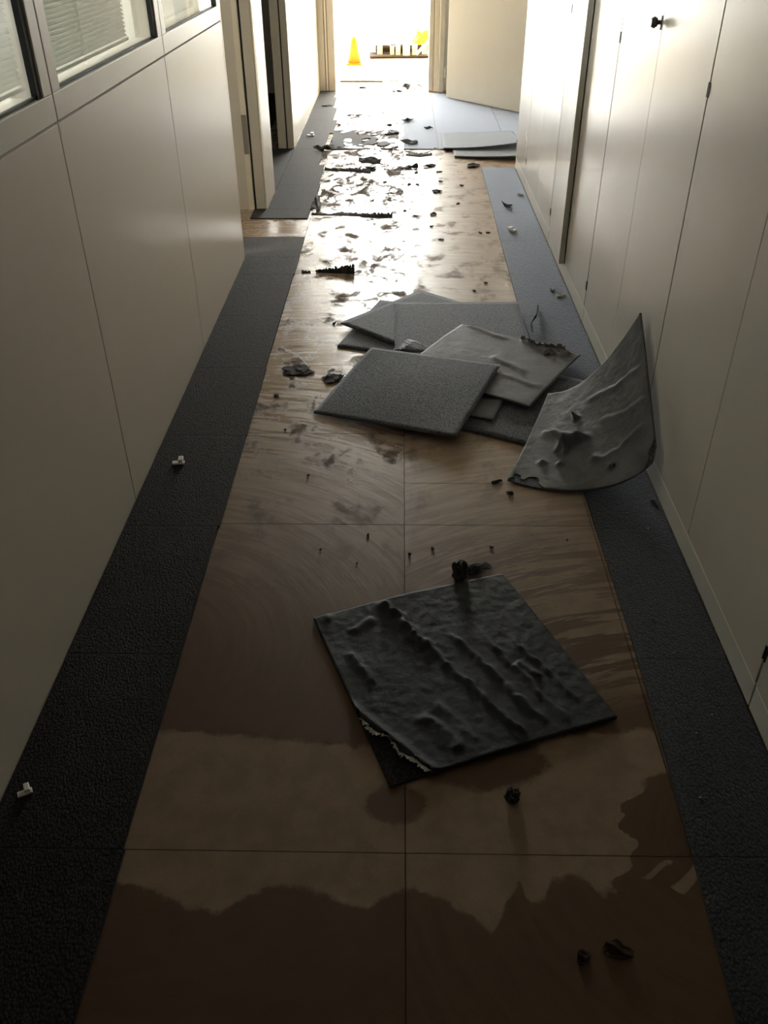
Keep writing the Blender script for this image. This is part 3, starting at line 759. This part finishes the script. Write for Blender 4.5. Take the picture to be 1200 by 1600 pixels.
# upper left tile and the square one over it
a = (-0.291, 3.96, 0.022); b = (0.11, 4.433, 0.010); dirx = np.array([0.473, -0.401]) / 0.62 * 0.61
flat('dark carpet tile pointing away from the camera at the back of the heap', a, (a[0] + dirx[0], a[1] + dirx[1], 0.012), (b[0] + dirx[0], b[1] + dirx[1], 0.012), b, 'pile')
flat('square-laid dark carpet tile at the back of the heap, touching the right strip', P(617, 552, 0.022), P(832, 552, 0.024), P(809, 474, 0.022), P(617, 474, 0.024), 'pile')
# grey-backed tiles
a = P(769, 658, 0.018); b = P(792, 618, 0.019); u = np.array(b) - np.array(a); u = u / np.linalg.norm(u) * 0.6; w = np.array([-u[1], u[0], 0])
a = np.array(a)
flat('grey-backed carpet tile peeping out as a small corner under the heap', tuple(a + w), tuple(a), tuple(a + u), tuple(a + w + u), 'back', None, 40, lambda U, V: np.maximum(0.0005, 0.001 + ridge(U, V, (0.93, 0.20), (1.0, 0.28), 0.03, 0.010, 0.004) + 0.001 * fbm(U, V, 9, 3.0)))
g00, g10, g11 = P(827, 637, 0.042), P(907, 556, 0.036), P(722, 508, 0.034)
g01 = tuple(np.array(g00) + np.array(g11) - np.array(g10))
def t4_rel(U, V):
    r = ridge(U, V, (0.28, 0.0), (0.32, 0.62), 0.016, 0.006, 0.006, 2.0) + ridge(U, V, (0.42, 0.20), (0.55, 0.55), 0.020, 0.008, 0.010, 5.0)
    r = r + ridge(U, V, (0.93, 0.02), (0.97, 0.50), 0.030, 0.014, 0.015, 3.0) + ridge(U, V, (0.86, 0.05), (0.90, 0.30), 0.02, 0.010, 0.012, 1.0)
    r = r + ridge(U, V, (0.90, 0.55), (0.99, 0.98), 0.015, 0.007, 0.006, 7.0)
    return np.maximum(0.0004, r + 0.0015 * fbm(U, V, 8, 6.0) + 0.001)
flat('pale grey-backed carpet tile across the middle of the heap, frayed along one edge', g00, g10, g11, g01, 'back', lambda U, V: 0.006 * np.sin(3.14 * U), 60, t4_rel,
     lambda U, V: (1 - U) - (0.012 + 0.022 * np.maximum(0, np.sin(V * 21)) * (V < 0.6) + 0.010 * np.sin(V * 77) * (V < 0.6)))
flat('dark carpet tile on top at the front of the heap, pile up', P(490, 646, 0.003), P(713, 684, 0.044), P(782, 572, 0.062), P(580, 545, 0.052), 'pile', lambda U, V: 0.010 * np.sin(3.14 * U) * np.sin(3.14 * V), 30)

# torn bits that belong to the heap
def ribbon(name, pts, wid, mat, label, cat='scrap', group='torn carpet scraps', seed=1, thick=0.003, wob=0.004, parent=None, n=40):
    """ragged strip standing or lying along a 3-D polyline; wid = list of (left, right) vectors"""
    rng = random.Random(seed)
    pts = [np.array(p, float) for p in pts]; seglen = [np.linalg.norm(b - a) for a, b in zip(pts, pts[1:])]; tot = sum(seglen)
    def at(t):
        s = t * tot
        for k, L in enumerate(seglen):
            if s <= L or k == len(seglen) - 1: return pts[k] + (pts[k + 1] - pts[k]) * min(1, s / max(L, 1e-9)), k
            s -= L
    V = []; rows = []
    org = np.array([pts[0][0], pts[0][1], 0.0])
    for i in range(n + 1):
        t = i / n; p, k = at(t)
        w = np.array([np.interp(t, [q[0] for q in wid], [q[1][c] for q in wid]) for c in range(3)])
        j = np.array([rng.uniform(-wob, wob), rng.uniform(-wob, wob), rng.uniform(-wob, wob) * 0.3])
        tip = p + w * (1 + rng.uniform(-0.28, 0.28)) + j
        nn = np.cross(w, pts[min(k + 1, len(pts) - 1)] - pts[k]); nn = nn / max(np.linalg.norm(nn), 1e-9) * thick / 2
        mid = (p + tip) / 2 + j * 0.6
        rows.append([p - nn, p + nn, mid + nn * 1.1, tip + nn * 0.5, tip - nn * 0.5, mid - nn * 1.1])
    V = [v - org for r in rows for v in r]; F = []
    for v in V: v[2] = max(v[2], 0.0004)
    for i in range(n):
        for q in range(6):
            F.append((i * 6 + q, i * 6 + (q + 1) % 6, (i + 1) * 6 + (q + 1) % 6, (i + 1) * 6 + q))
    F.append(tuple(range(5, -1, -1))); F.append(tuple(n * 6 + q for q in range(6)))
    o = mesh_obj(name, V, F, mat, parent)
    o.location = tuple(org)
    if parent is None: tag(o, label, cat, group)
    return o
def scrap(name, x, y, z, lx, ly, h, rz, mat, label, seed, cat='scrap', group='torn carpet scraps', curl=0.3, n=7, stand=0.0):
    """small crumpled torn flake with an irregular outline"""
    rng = random.Random(seed)
    ph = [rng.uniform(0, 6.28) for _ in range(6)]
    V = []; th = min(0.004, 0.3 * min(lx, ly) + 0.0008)
    ringn = 14
    rr = [1 + 0.22 * math.sin(2 * a * 6.283 / ringn + ph[0]) + 0.18 * math.sin(3 * a * 6.283 / ringn + ph[1]) + rng.uniform(-0.14, 0.14) for a in range(ringn)]
    fr_ = [0.0, 0.35, 0.7, 1.0]
    def top(u, v):
        hh = h * (0.45 + 0.55 * math.sin(2.2 * u + ph[2]) * math.cos(2.6 * v + ph[3])) + h * 0.25 * math.sin(5 * u + 4 * v + ph[4])
        hh += stand * max(0, u) ** 1.5
        return max(hh, 0.0)
    pts = [(0.0, 0.0)]
    for f in fr_[1:]:
        for a in range(ringn):
            t = a * 6.283 / ringn; pts.append((f * rr[a] * math.cos(t), f * rr[a] * math.sin(t)))
    for dz in (0.0, th):
        for (u, v) in pts:
            V.append((u * lx / 2, v * ly / 2, top(u, v) + dz))
    zmin = min(v[2] for v in V); V = [(a, b, c - zmin) for a, b, c in V]
    np_ = len(pts); F = []
    def lay(off, flip):
        for a in range(ringn):
            q = (off, off + 1 + a, off + 1 + (a + 1) % ringn); F.append(q[::-1] if flip else q)
        for k in range(2):
            for a in range(ringn):
                i0 = off + 1 + k * ringn; i1 = i0 + ringn
                q = (i0 + a, i1 + a, i1 + (a + 1) % ringn, i0 + (a + 1) % ringn); F.append(q[::-1] if flip else q)
    lay(np_, False); lay(0, True)
    e = 1 + 2 * ringn
    for a in range(ringn):
        a2 = (a + 1) % ringn; F.append((e + a, e + a2, np_ + e + a2, np_ + e + a))
    o = mesh_obj(name, V, F, mat); o.location = (x, y, z); o.rotation_euler = (0, 0, rz)
    if label: tag(o, label, cat, group)
    return o

tp = [fgS(np.array([[float(fg_tear(np.array(v)))]]), np.array([[v]]))[0, 0] + np.array([0, 0, 0.012]) - np.array(fg_tile.location) for v in np.linspace(0.35, 0.0, 9)]
tear = ribbon('torn_edge', tp, [(0, (-0.004, -0.004, 0.006)), (0.2, (-0.010, -0.007, 0.004)), (0.45, (-0.003, -0.003, 0.003)), (0.7, (-0.011, -0.008, 0.004)), (1, (-0.009, -0.006, 0.006))], M['fray'], None, seed=77, n=60, thick=0.0015, wob=0.006, parent=fg_tile)
tear['label'] = 'pale frayed tear'
ribbon('carpet_sliver', [(0.630, 3.835, 0.034), (0.632, 3.93, 0.036), (0.672, 4.02, 0.034), (0.705, 4.215, 0.012)], [(0, (0.004, 0, 0.010)), (0.5, (0.006, 0, 0.030)), (1, (0.004, 0, 0.016))], M['scrap'],
       'thin black sliver standing on edge between the heap and right strip', seed=4, n=24, wob=0.002)
fl_ = ribbon('torn_flap', [P(622, 545, 0.034), P(636, 530, 0.040), P(650, 533, 0.045), P(668, 543, 0.040)], [(0, (0.01, -0.03, 0.004)), (0.4, (0.02, -0.055, 0.012)), (1, (0.015, -0.03, 0.002))], M['backing'],
       'small torn grey flap with pale edge behind the top front tile', seed=9, n=30, wob=0.003)
ribbon('frayed_edge', [P(815, 531, 0.044), P(840, 540, 0.046), P(862, 546, 0.046), P(893, 557, 0.044)], [(0, (0.004, 0.004, 0.018)), (0.4, (-0.012, -0.01, 0.020)), (0.75, (0.008, 0.004, 0.028)), (1, (0, 0, 0.012))], M['tuft'],
       'crumpled frayed strip along the pale grey-backed tile in the heap', seed=12, n=46, wob=0.010)
scrap('torn_flap', *P(858, 552, 0.048)[:2], 0.046, 0.05, 0.05, 0.022, 0.4, M['tuft'], 'curled grey tuft on the heap, left of a smaller tuft', 21)
scrap('torn_flap', *P(880, 553, 0.046)[:2], 0.044, 0.04, 0.05, 0.018, 1.0, M['tuft'], 'smaller curled grey tuft at the right end of the heap', 22)

# ------------------------------------------------------------------ bigger torn remnants on the far floor
ribbon('ragged_remnant', [(-0.475, 4.752, 0.0), (-0.38, 4.735, 0.0), (-0.257, 4.722, 0.0)], [(0, (0, 0.004, 0.012)), (0.5, (0, 0.006, 0.030)), (0.93, (0.0, 0.01, 0.050)), (1, (0, 0, 0.062))], M['scrap'],
       'ragged black strip standing up on the glossy floor behind the heap', seed=31, n=46, wob=0.004, thick=0.006)
ribbon('ragged_remnant', [(-0.555, 4.735, 0.0), (-0.505, 4.735, 0.0)], [(0, (0, 0.02, 0.010)), (1, (0, 0.015, 0.008))], M['scrap'], 'short black ragged tuft left of the standing black strip', seed=32, n=20, thick=0.008)
ribbon('ragged_remnant', [(-0.60, 5.86, 0.0), (-0.40, 5.85, 0.0), (-0.25, 5.83, 0.0)], [(0, (0, 0.02, 0.006)), (0.2, (0, 0.05, 0.004)), (0.35, (0, 0.01, 0.003)), (0.6, (0, 0.06, 0.006)), (1, (0, 0.03, 0.010))], M['scrap'], 'long thin ragged line of underlay level with the left bare gap', seed=33, n=60, thick=0.008)
ribbon('ragged_remnant', [(-0.26, 5.82, 0.0), (-0.15, 5.79, 0.0), (-0.055, 5.80, 0.0)], [(0, (0, 0.03, 0.012)), (0.6, (0, 0.05, 0.018)), (1, (0, 0.04, 0.016))], M['scrap'], 'thick ragged end of underlay near the middle floor seam', seed=34, n=40, thick=0.012)
ribbon('ragged_remnant', [(-0.60, 7.06, 0.0), (-0.40, 7.02, 0.0), (-0.235, 6.96, 0.0)], [(0, (0, 0.03, 0.010)), (0.5, (0, 0.05, 0.014)), (1, (0, 0.07, 0.02))], M['scrap'], 'ragged dark underlay line across the second glossy panel from the end', seed=35, n=50, thick=0.010)
scrap('crumpled_scrap', -0.25, 7.32, 0, 0.14, 0.17, 0.03, 0.5, M['scrap'], 'crumpled dark underlay scrap on the glare, past the ragged line', 41)
scrap('crumpled_scrap', -0.24, 7.10, 0, 0.11, 0.10, 0.02, 0.2, M['scrap'], 'dark crumpled scrap at the end of the ragged underlay line', 42)
scrap('crumpled_scrap', -0.645, 7.74, 0.006, 0.16, 0.12, 0.03, 0.1, M['scrap'], 'dark torn tuft on the inner edge of the far left carpet strip', 43)
scrap('torn_flap', -0.580, 6.10, 0, 0.06, 0.34, 0.02, 0.0, M['scrap'], 'dark triangular flap at the edge of the left carpet remnant', 44)
def torn_sheet(label, x0, x1, y0, y1, seed, mat, dens=0.1):
    o_ = (x0, y0, 0)
    S = lambda U, V: np.stack([x0 + (x1 - x0) * U, y0 + (y1 - y0) * V, 0.0008 + 0 * U], -1)
    nz = fbm(*np.meshgrid(np.linspace(0, 1, 57), np.linspace(0, 1, 57), indexing='ij'), 6, seed, 4)
    def mk(U, V):
        iu = np.clip((U * 56), 0, 55.999); iv = np.clip(V * 56, 0, 55.999); a = iu.astype(int); b = iv.astype(int); fu = iu - a; fv = iv - b
        g = nz[a, b] * (1 - fu) * (1 - fv) + nz[a + 1, b] * fu * (1 - fv) + nz[a, b + 1] * (1 - fu) * fv + nz[a + 1, b + 1] * fu * fv
        edge = np.minimum(np.minimum(U, 1 - U), np.minimum(V, 1 - V))
        return 0.32 * g + dens + 0.12 * np.minimum(edge, 0.25) - 0.06 + 0.10 * (1 - U)
    t = sheet('torn_underlay', S, 0.0, lambda U, V: 0.004 + 0.003 * np.sin(9 * U + 5 * V), 56, mat, None, mk, o_, False)
    t.location = o_; tag(t, label, 'underlay', 'torn underlay left on the far floor')
    return t
torn_sheet('broad torn dark underlay patch on the floor near the end doorway', -0.62, -0.02, 7.76, 8.52, 3.0, M['scrap'], 0.005)

# lifted tiles by the far cupboard end
def lift(label, x0, x1, y0, y1, zl, zr, front_bow):
    def S(U, V):
        X = x0 + (x1 - x0) * U; Y = y0 + (y1 - y0) * V + front_bow * U * (1 - V)
        Z = zl + (zr - zl) * U ** 1.8 * (1 - 0.75 * V)
        return np.stack([X, Y, Z], -1)
    return loose_tile(label, S, 'pile', 24)
lift('upper lifted carpet tile edge curving up beside the far cupboard end', 0.36, 1.00, 7.70, 8.30, 0.018, 0.085, -0.10)
lift('lower lifted carpet tile edge jutting over the right strip at the far cupboard end', 0.44, 1.03, 7.46, 8.02, 0.0085, 0.050, -0.16)
ribbon('torn_backing_edge', [(0.03, 7.73, 0.0), (0.12, 7.66, 0.004), (0.22, 7.62, 0.006), (0.28, 7.70, 0.012), (0.34, 7.73, 0.004)], [(0, (0, -0.03, 0.002)), (0.5, (0, -0.03, 0.008)), (0.8, (0.01, 0.03, 0.012)), (1, (0, 0.02, 0.004))], M['fray'],
       'pale torn backing lip along the front of the far carpet area', seed=51, n=50, thick=0.004)
ribbon('ragged_remnant', [(0.04, 7.55, 0.0), (0.16, 7.50, 0.0), (0.26, 7.56, 0.0)], [(0, (0, 0.06, 0.004)), (0.5, (0, 0.07, 0.012)), (1, (0, 0.05, 0.004))], M['scrap'], 'dark ragged underlay below the pale torn backing lip', seed=52, n=40, thick=0.010)
scrap('crumpled_scrap', 0.075, 7.99, 0.007, 0.17, 0.10, 0.02, 0.0, M['scrap'], 'dark scrap at the near left corner of the far carpet area', 53)
box_ = box('threshold_strip', DXL + 0.01, -0.22, 11.20, 11.26, 0.0, 0.012, M['brownboard'], None, 0.003); tag(box_, 'dark threshold strip just past the end doorway', 'strip')

# single larger bits
UP = [
 # x, y, z, lx, ly, h, rz, mat, label, stand
 (0.245, 2.052+0.035, 0.0, 0.075, 0.060, 0.020, 0.3, 'scrap', 'small black chip beside the fist-sized lump on the foreground tile edge', 0),
 (0.728, 6.02, 0.008, 0.09, 0.10, 0.020, 2.6, 'scrap', 'dark upright flake on the right strip edge near the white clip', 0.022),
 (0.112, 7.12, 0.0, 0.045, 0.09, 0.018, 1.3, 'scrap', 'upright dark flake standing on the tan panel behind the heap', 0.022),
 (0.055, 7.12, 0.0, 0.10, 0.13, 0.022, 0.1, 'scrap', 'dark crumpled scrap left of the upright flake on tan panel', 0),
 (0.235, 7.18, 0.0, 0.11, 0.10, 0.018, 0.4, 'scrap', 'dark flat scrap right of the upright flake on tan panel', 0),
 (0.575, 7.18, 0.0, 0.12, 0.14, 0.02, 0.2, 'scrap', 'dark scrap beside the lower lifted tile edge', 0),
 (0.262, 6.43, 0.0, 0.08, 0.09, 0.018, -0.4, 'scrap', 'dark scrap alone in the middle of the far tan panel', 0),
 (0.220, 5.87, 0.0, 0.040, 0.06, 0.016, 0.4, 'scrap', 'small dark lump on the cross seam of the tan panels', 0),
 (0.060, 10.78, 0.0, 0.09, 0.22, 0.07, 0.4, 'scrap', 'dark chunk of rubble standing in the end doorway', 0.03),
 (-0.055, 10.58, 0.0, 0.12, 0.10, 0.02, 0.0, 'scrap', 'flat dark scrap beside the rubble chunk in the end doorway', 0),
 (-0.44, 10.80, 0.0, 0.11, 0.08, 0.02, 0.0, 'brownboard', 'flat brown scrap near the left jamb of end doorway', 0),
 (-0.09, 11.28, 0.0, 0.14, 0.06, 0.02, 0.2, 'scrap_grey', 'thin grey scrap in line with the dark threshold strip', 0),
 (-0.455, 9.22, 0.0, 0.13, 0.09, 0.02, 0.0, 'scrap_grey', 'grey scrap alone in the white glare before the doorway', 0),
 (0.052, 8.92, 0.008, 0.12, 0.12, 0.03, 0.2, 'scrap', 'dark scrap at the left edge of the far carpet area', 0),
 (0.250, 8.58, 0.008, 0.07, 0.09, 0.022, -0.3, 'scrap', 'dark scrap lying out on the far bluish carpet', 0),
 (-0.085, 8.37, 0.002, 0.14, 0.08, 0.02, 0.1, 'scrap', 'dark strip-like scrap at the back of the torn underlay patch', 0),
 (-0.110, 8.75, 0.0, 0.07, 0.06, 0.015, 0.1, 'scrap', 'little dark scrap in the glare behind the underlay patch', 0),
 (-0.775, 9.70, 0.008, 0.09, 0.10, 0.015, 0.2, 'scrap_grey', 'small grey scrap on the far left carpet by the wall', 0),
 (-0.590, 8.78, 0.0, 0.035, 0.12, 0.015, 0.0, 'scrap_grey', 'grey sliver at the inner edge of far left carpet', 0),
 (0.350, 2.585, 0.0, 0.045, 0.016, 0.006, 0.3, 'scrap', 'small black splinter in front of the heap on the score line', 0),
 (0.392, 2.510, 0.0, 0.022, 0.018, 0.008, 0.0, 'scrap', 'small black crumb below the curled tile tip', 0),
 (-0.520, 3.24, 0.0, 0.018, 0.02, 0.006, 0.0, 'scrap', 'lone black crumb left of the heap near the carpet strip', 0),
 (-0.325, 4.01, 0.0, 0.018, 0.035, 0.010, 0.1, 'scrap', 'tiny black chip beside the back left tile of the heap', 0.01),
]
for k, (x, y, z, lx, ly, h, rz, mt, lab, st) in enumerate(UP):
    scrap('carpet_scrap', x, y, z, lx, ly * (0.62 if y > 4 else 1), h * (0.6 if y > 4 else 1), rz, M[mt], lab, 100 + k, stand=st)
# residue lumps
def lump(name, x, y, z, r, h, label, seed, mat, rough=0.35, sx=1.0, parent=None):
    bm = bmesh.new(); bmesh.ops.create_icosphere(bm, subdivisions=3, radius=1.0)
    for v in bm.verts:
        c = v.co.copy(); nz = mnoise.fractal(c * 1.7 + Vector((seed, 0, 0)), 1.0, 2.0, 4)
        k = 1 + rough * nz
        v.co = Vector((c.x * r * sx * k, c.y * r * k, max(0.0, (c.z * 0.55 + 0.45) * h * k)))
    me = bpy.data.meshes.new(name); bm.to_mesh(me); bm.free(); me.materials.append(mat)
    o = bpy.data.objects.new(name, me); link(o, parent); o.location = (x, y, z)
    if label: tag(o, label, 'residue', 'lumps of old adhesive and underlay')
    return o
lump('adhesive_lump', 0.188, 2.045, 0.0005, 0.026, 0.055, 'tall black lump at the far edge of the foreground tile', 3.0, M['scrap'], 0.4)
lump('adhesive_lump', 0.267, 1.245, 0.0003, 0.017, 0.030, 'black stub stuck on the dusty panel below the foreground tile', 5.0, M['scrap'], 0.5)
lump('underlay_tuft', -0.455, 3.485, 0.0003, 0.052, 0.009, 'fuzzy dark patch of residue left of the heap', 7.0, M['scrap'], 0.55, 1.1)
lump('underlay_tuft', -0.292, 3.405, 0.0003, 0.042, 0.012, 'dark crumpled residue touching the left side of the heap', 9.0, M['scrap'], 0.65, 0.9)
# torn blisters in the near dark film
def blister(x, y, r, h, label, seed):
    t = scrap('torn_blister', x, y, 0.0003, r * 2, r * 1.5, h, 0.2, M['blister'], label, seed, 'residue', 'torn blisters in the adhesive film')
    return t
blister(0.438, 0.893, 0.026, 0.009, 'larger torn blister in the dark film at the bottom right', 61)
blister(0.368, 0.879, 0.016, 0.006, 'smaller torn blister beside the larger one at bottom right', 62)

# white plastic bits
def clip_bit(x, y, z, rz, s, label):
    t = empty('plastic_clip', (x, y, z), rz); tag(t, label, 'clip', 'white plastic bits on the carpet')
    box('foot', -0.022 * s, 0.022 * s, -0.010 * s, 0.010 * s, 0.0, 0.007 * s, M['plastic'], t, 0.001)
    box('stem', 0.000, 0.017 * s, -0.007 * s, 0.024 * s, 0.007 * s, 0.019 * s, M['plastic'], t, 0.0015)
    return t
clip_bit(-0.817, 2.690, CT, 0.1, 1.0, 'white L-shaped plastic clip on the left carpet, middle distance')
clip_bit(-0.865, 1.240, CT, 0.5, 0.75, 'small white plastic clip on the left carpet nearest the camera')
clip_bit(0.713, 5.50, CT, 2.2, 1.2, 'white plastic clip on the right carpet strip below the ajar door')
clip_bit(-0.815, 8.27, CT, 0.0, 1.4, 'white plastic bit on the far left carpet strip')

# pale frayed bits along the cupboards and tiny crumbs
for k, (x, y, lx, ly, lab) in enumerate([(0.845, 4.38, 0.05, 0.05, 'pale frayed fluff at the cupboard foot below the ajar door'),
                                         (0.815, 4.46, 0.025, 0.03, 'smaller pale fluff beside the fluff below the ajar door'),
                                         (0.850, 6.32, 0.035, 0.04, 'pale fluff at the cupboard foot near the far end'),
                                         (0.877, 2.47, 0.018, 0.022, 'pale fluff at the cupboard foot below the curled tile')]):
    scrap('fluff', x, y, CT, lx, ly, 0.010, 0.4 * k, M['fray'], lab, 200 + k, 'fluff', 'pale fluff along the cupboards')
rng = random.Random(11)
CR = [(0.12, 6.98), (0.062, 6.63), (0.125, 6.62), (0.030, 5.95), (0.10, 5.83), (0.40, 6.12), (0.505, 5.47), (0.556, 5.47), (0.255, 5.33), (0.40, 4.46), (0.47, 4.58),
      (0.30, 6.72), (0.20, 5.60), (-0.12, 6.70), (-0.2, 6.2), (0.15, 10.75), (0.22, 10.9), (0.27, 11.35), (0.2, 11.0), (-0.52, 9.22), (-0.1, 8.5), (0.3, 7.0), (0.45, 6.6),
      (0.036, 2.16), (0.11, 2.19), (-0.25, 2.18), (-0.10, 2.26), (-0.33, 2.62), (-0.13, 2.11), (-0.45, 2.95), (0.55, 2.24), (0.30, 2.20)]
for k, (x, y) in enumerate(CR):
    s = 0.005 + 0.0045 * max(0, y - 3) + rng.uniform(0, 0.004)
    onc = 0.008 if (x > 0.05 and 7.8 < y < 10.4) else 0.0004
    scrap('crumb', x, y, onc, s * 1.5, s, 0.004, rng.uniform(0, 3), M['scrap'], 'tiny dark crumb of torn underlay on the bare floor', 300 + k, 'crumb', 'tiny dark crumbs on the bare floor')
for k, (x, y) in enumerate([(0.735, 1.86), (0.80, 1.50), (0.745, 1.44), (0.70, 1.25), (0.76, 1.72), (0.825, 2.30)]):
    scrap('crumb', x, y, CT, 0.005, 0.004, 0.002, k, M['fray'], 'tiny pale crumb on the right carpet strip', 340 + k, 'crumb', 'tiny pale crumbs on the right strip')

# ------------------------------------------------------------------ things in the bright far room
cone = empty('warning_cone', (-0.62, 12.62, 0)); tag(cone, 'orange yellow plastic cone on the bright floor beyond the doorway', 'cone')
MB().box(-0.10, 0.10, -0.10, 0.10, 0, 0.02, 0.006).build('base', M['yellow'], cone)
MB().lathe([(0.09, 0.02), (0.062, 0.14), (0.036, 0.29), (0.026, 0.32)], 24).build('cone_body', M['yellow'], cone, True)
sh = MB().box(-0.22, 0.22, -0.42, 0.42, 0.0, 0.002).build('paper_sheet', M['paper']); sh.location = (-0.60, 11.75, 0.0005); tag(sh, 'pale yellow sheet on the floor left of the far doorway', 'sheet')
brd = MB().box(-0.42, 0.38, -0.16, 0.27, 0.0, 0.03, 0.004).build('timber_board', M['brownboard']); brd.location = (-0.02, 13.30, 0.0005); brd.rotation_euler = (0, 0, 0.06); tag(brd, 'dark brown board under the rubbish in the far room', 'board')
roll = empty('rolled_carpet', (-0.02, 13.47, 0.031), 0.05); tag(roll, 'dark brown rolled carpet lying behind the tins in the far room', 'carpet roll')
MB().cyl((-0.34, 0, 0.050), (0.36, 0, 0.050), 0.049, 0.044, seg=28).build('roll_body', M['brownboard'], roll, False)
MB().cyl((-0.344, 0, 0.050), (-0.339, 0, 0.050), 0.028, seg=20).build('roll_core', M['cream_tin'], roll)
MB().box(-0.40, 0.36, -0.085, -0.05, 0.012, 0.02, 0.002).build('loose_edge', M['brownboard'], roll)
TI = [(-0.30, 13.32, 1.0, 'leftmost cream tin on the dark board in the far room'), (-0.13, 13.30, 0.8, 'short cream tin, second from left on the dark board'),
      (-0.05, 13.26, 0.9, 'cream tin, third from left on the dark board'), (0.065, 13.22, 1.35, 'tallest cream tin in the middle of the dark board'),
      (0.18, 13.27, 1.0, 'cream tin beside the leaning tube on the board'), (0.31, 13.33, 0.9, 'cream tin at the right end of the dark board')]
for k, (x, y, s, lab) in enumerate(TI):
    t = empty('paint_tin', (x, y, 0.0305)); tag(t, lab, 'tin', 'cream tins in the far room'); t.scale = (s, s, s)
    MB().lathe([(0.036, 0), (0.036, 0.11), (0.034, 0.112), (0.034, 0.12)], 18).build('body', M['cream_tin'], t)
    MB().lathe([(0.038, 0.120), (0.038, 0.128), (0.030, 0.130)], 18).build('lid', M['plastic'], t)
tb = MB().cyl((0.20, 13.14, 0.052), (0.38, 13.18, 0.22), 0.020).build('cardboard_tube', M['cream_tin']); tag(tb, 'cream tube leaning at the right end of the rubbish', 'tube')
bx = MB().box(-0.10, 0.10, -0.07, 0.07, 0, 0.10, 0.006).build('small_box', M['brownboard']); bx.location = (-0.06, 13.74, 0.0005); tag(bx, 'small brown box behind the tins in the far room', 'box')
bag = lump('plastic_bag', 0.30, 13.75, 0.0005, 0.13, 0.30, None, 2.0, M['yellowgreen'], 0.35); tag(bag, 'yellow green plastic bag at the back right of far room', 'bag')
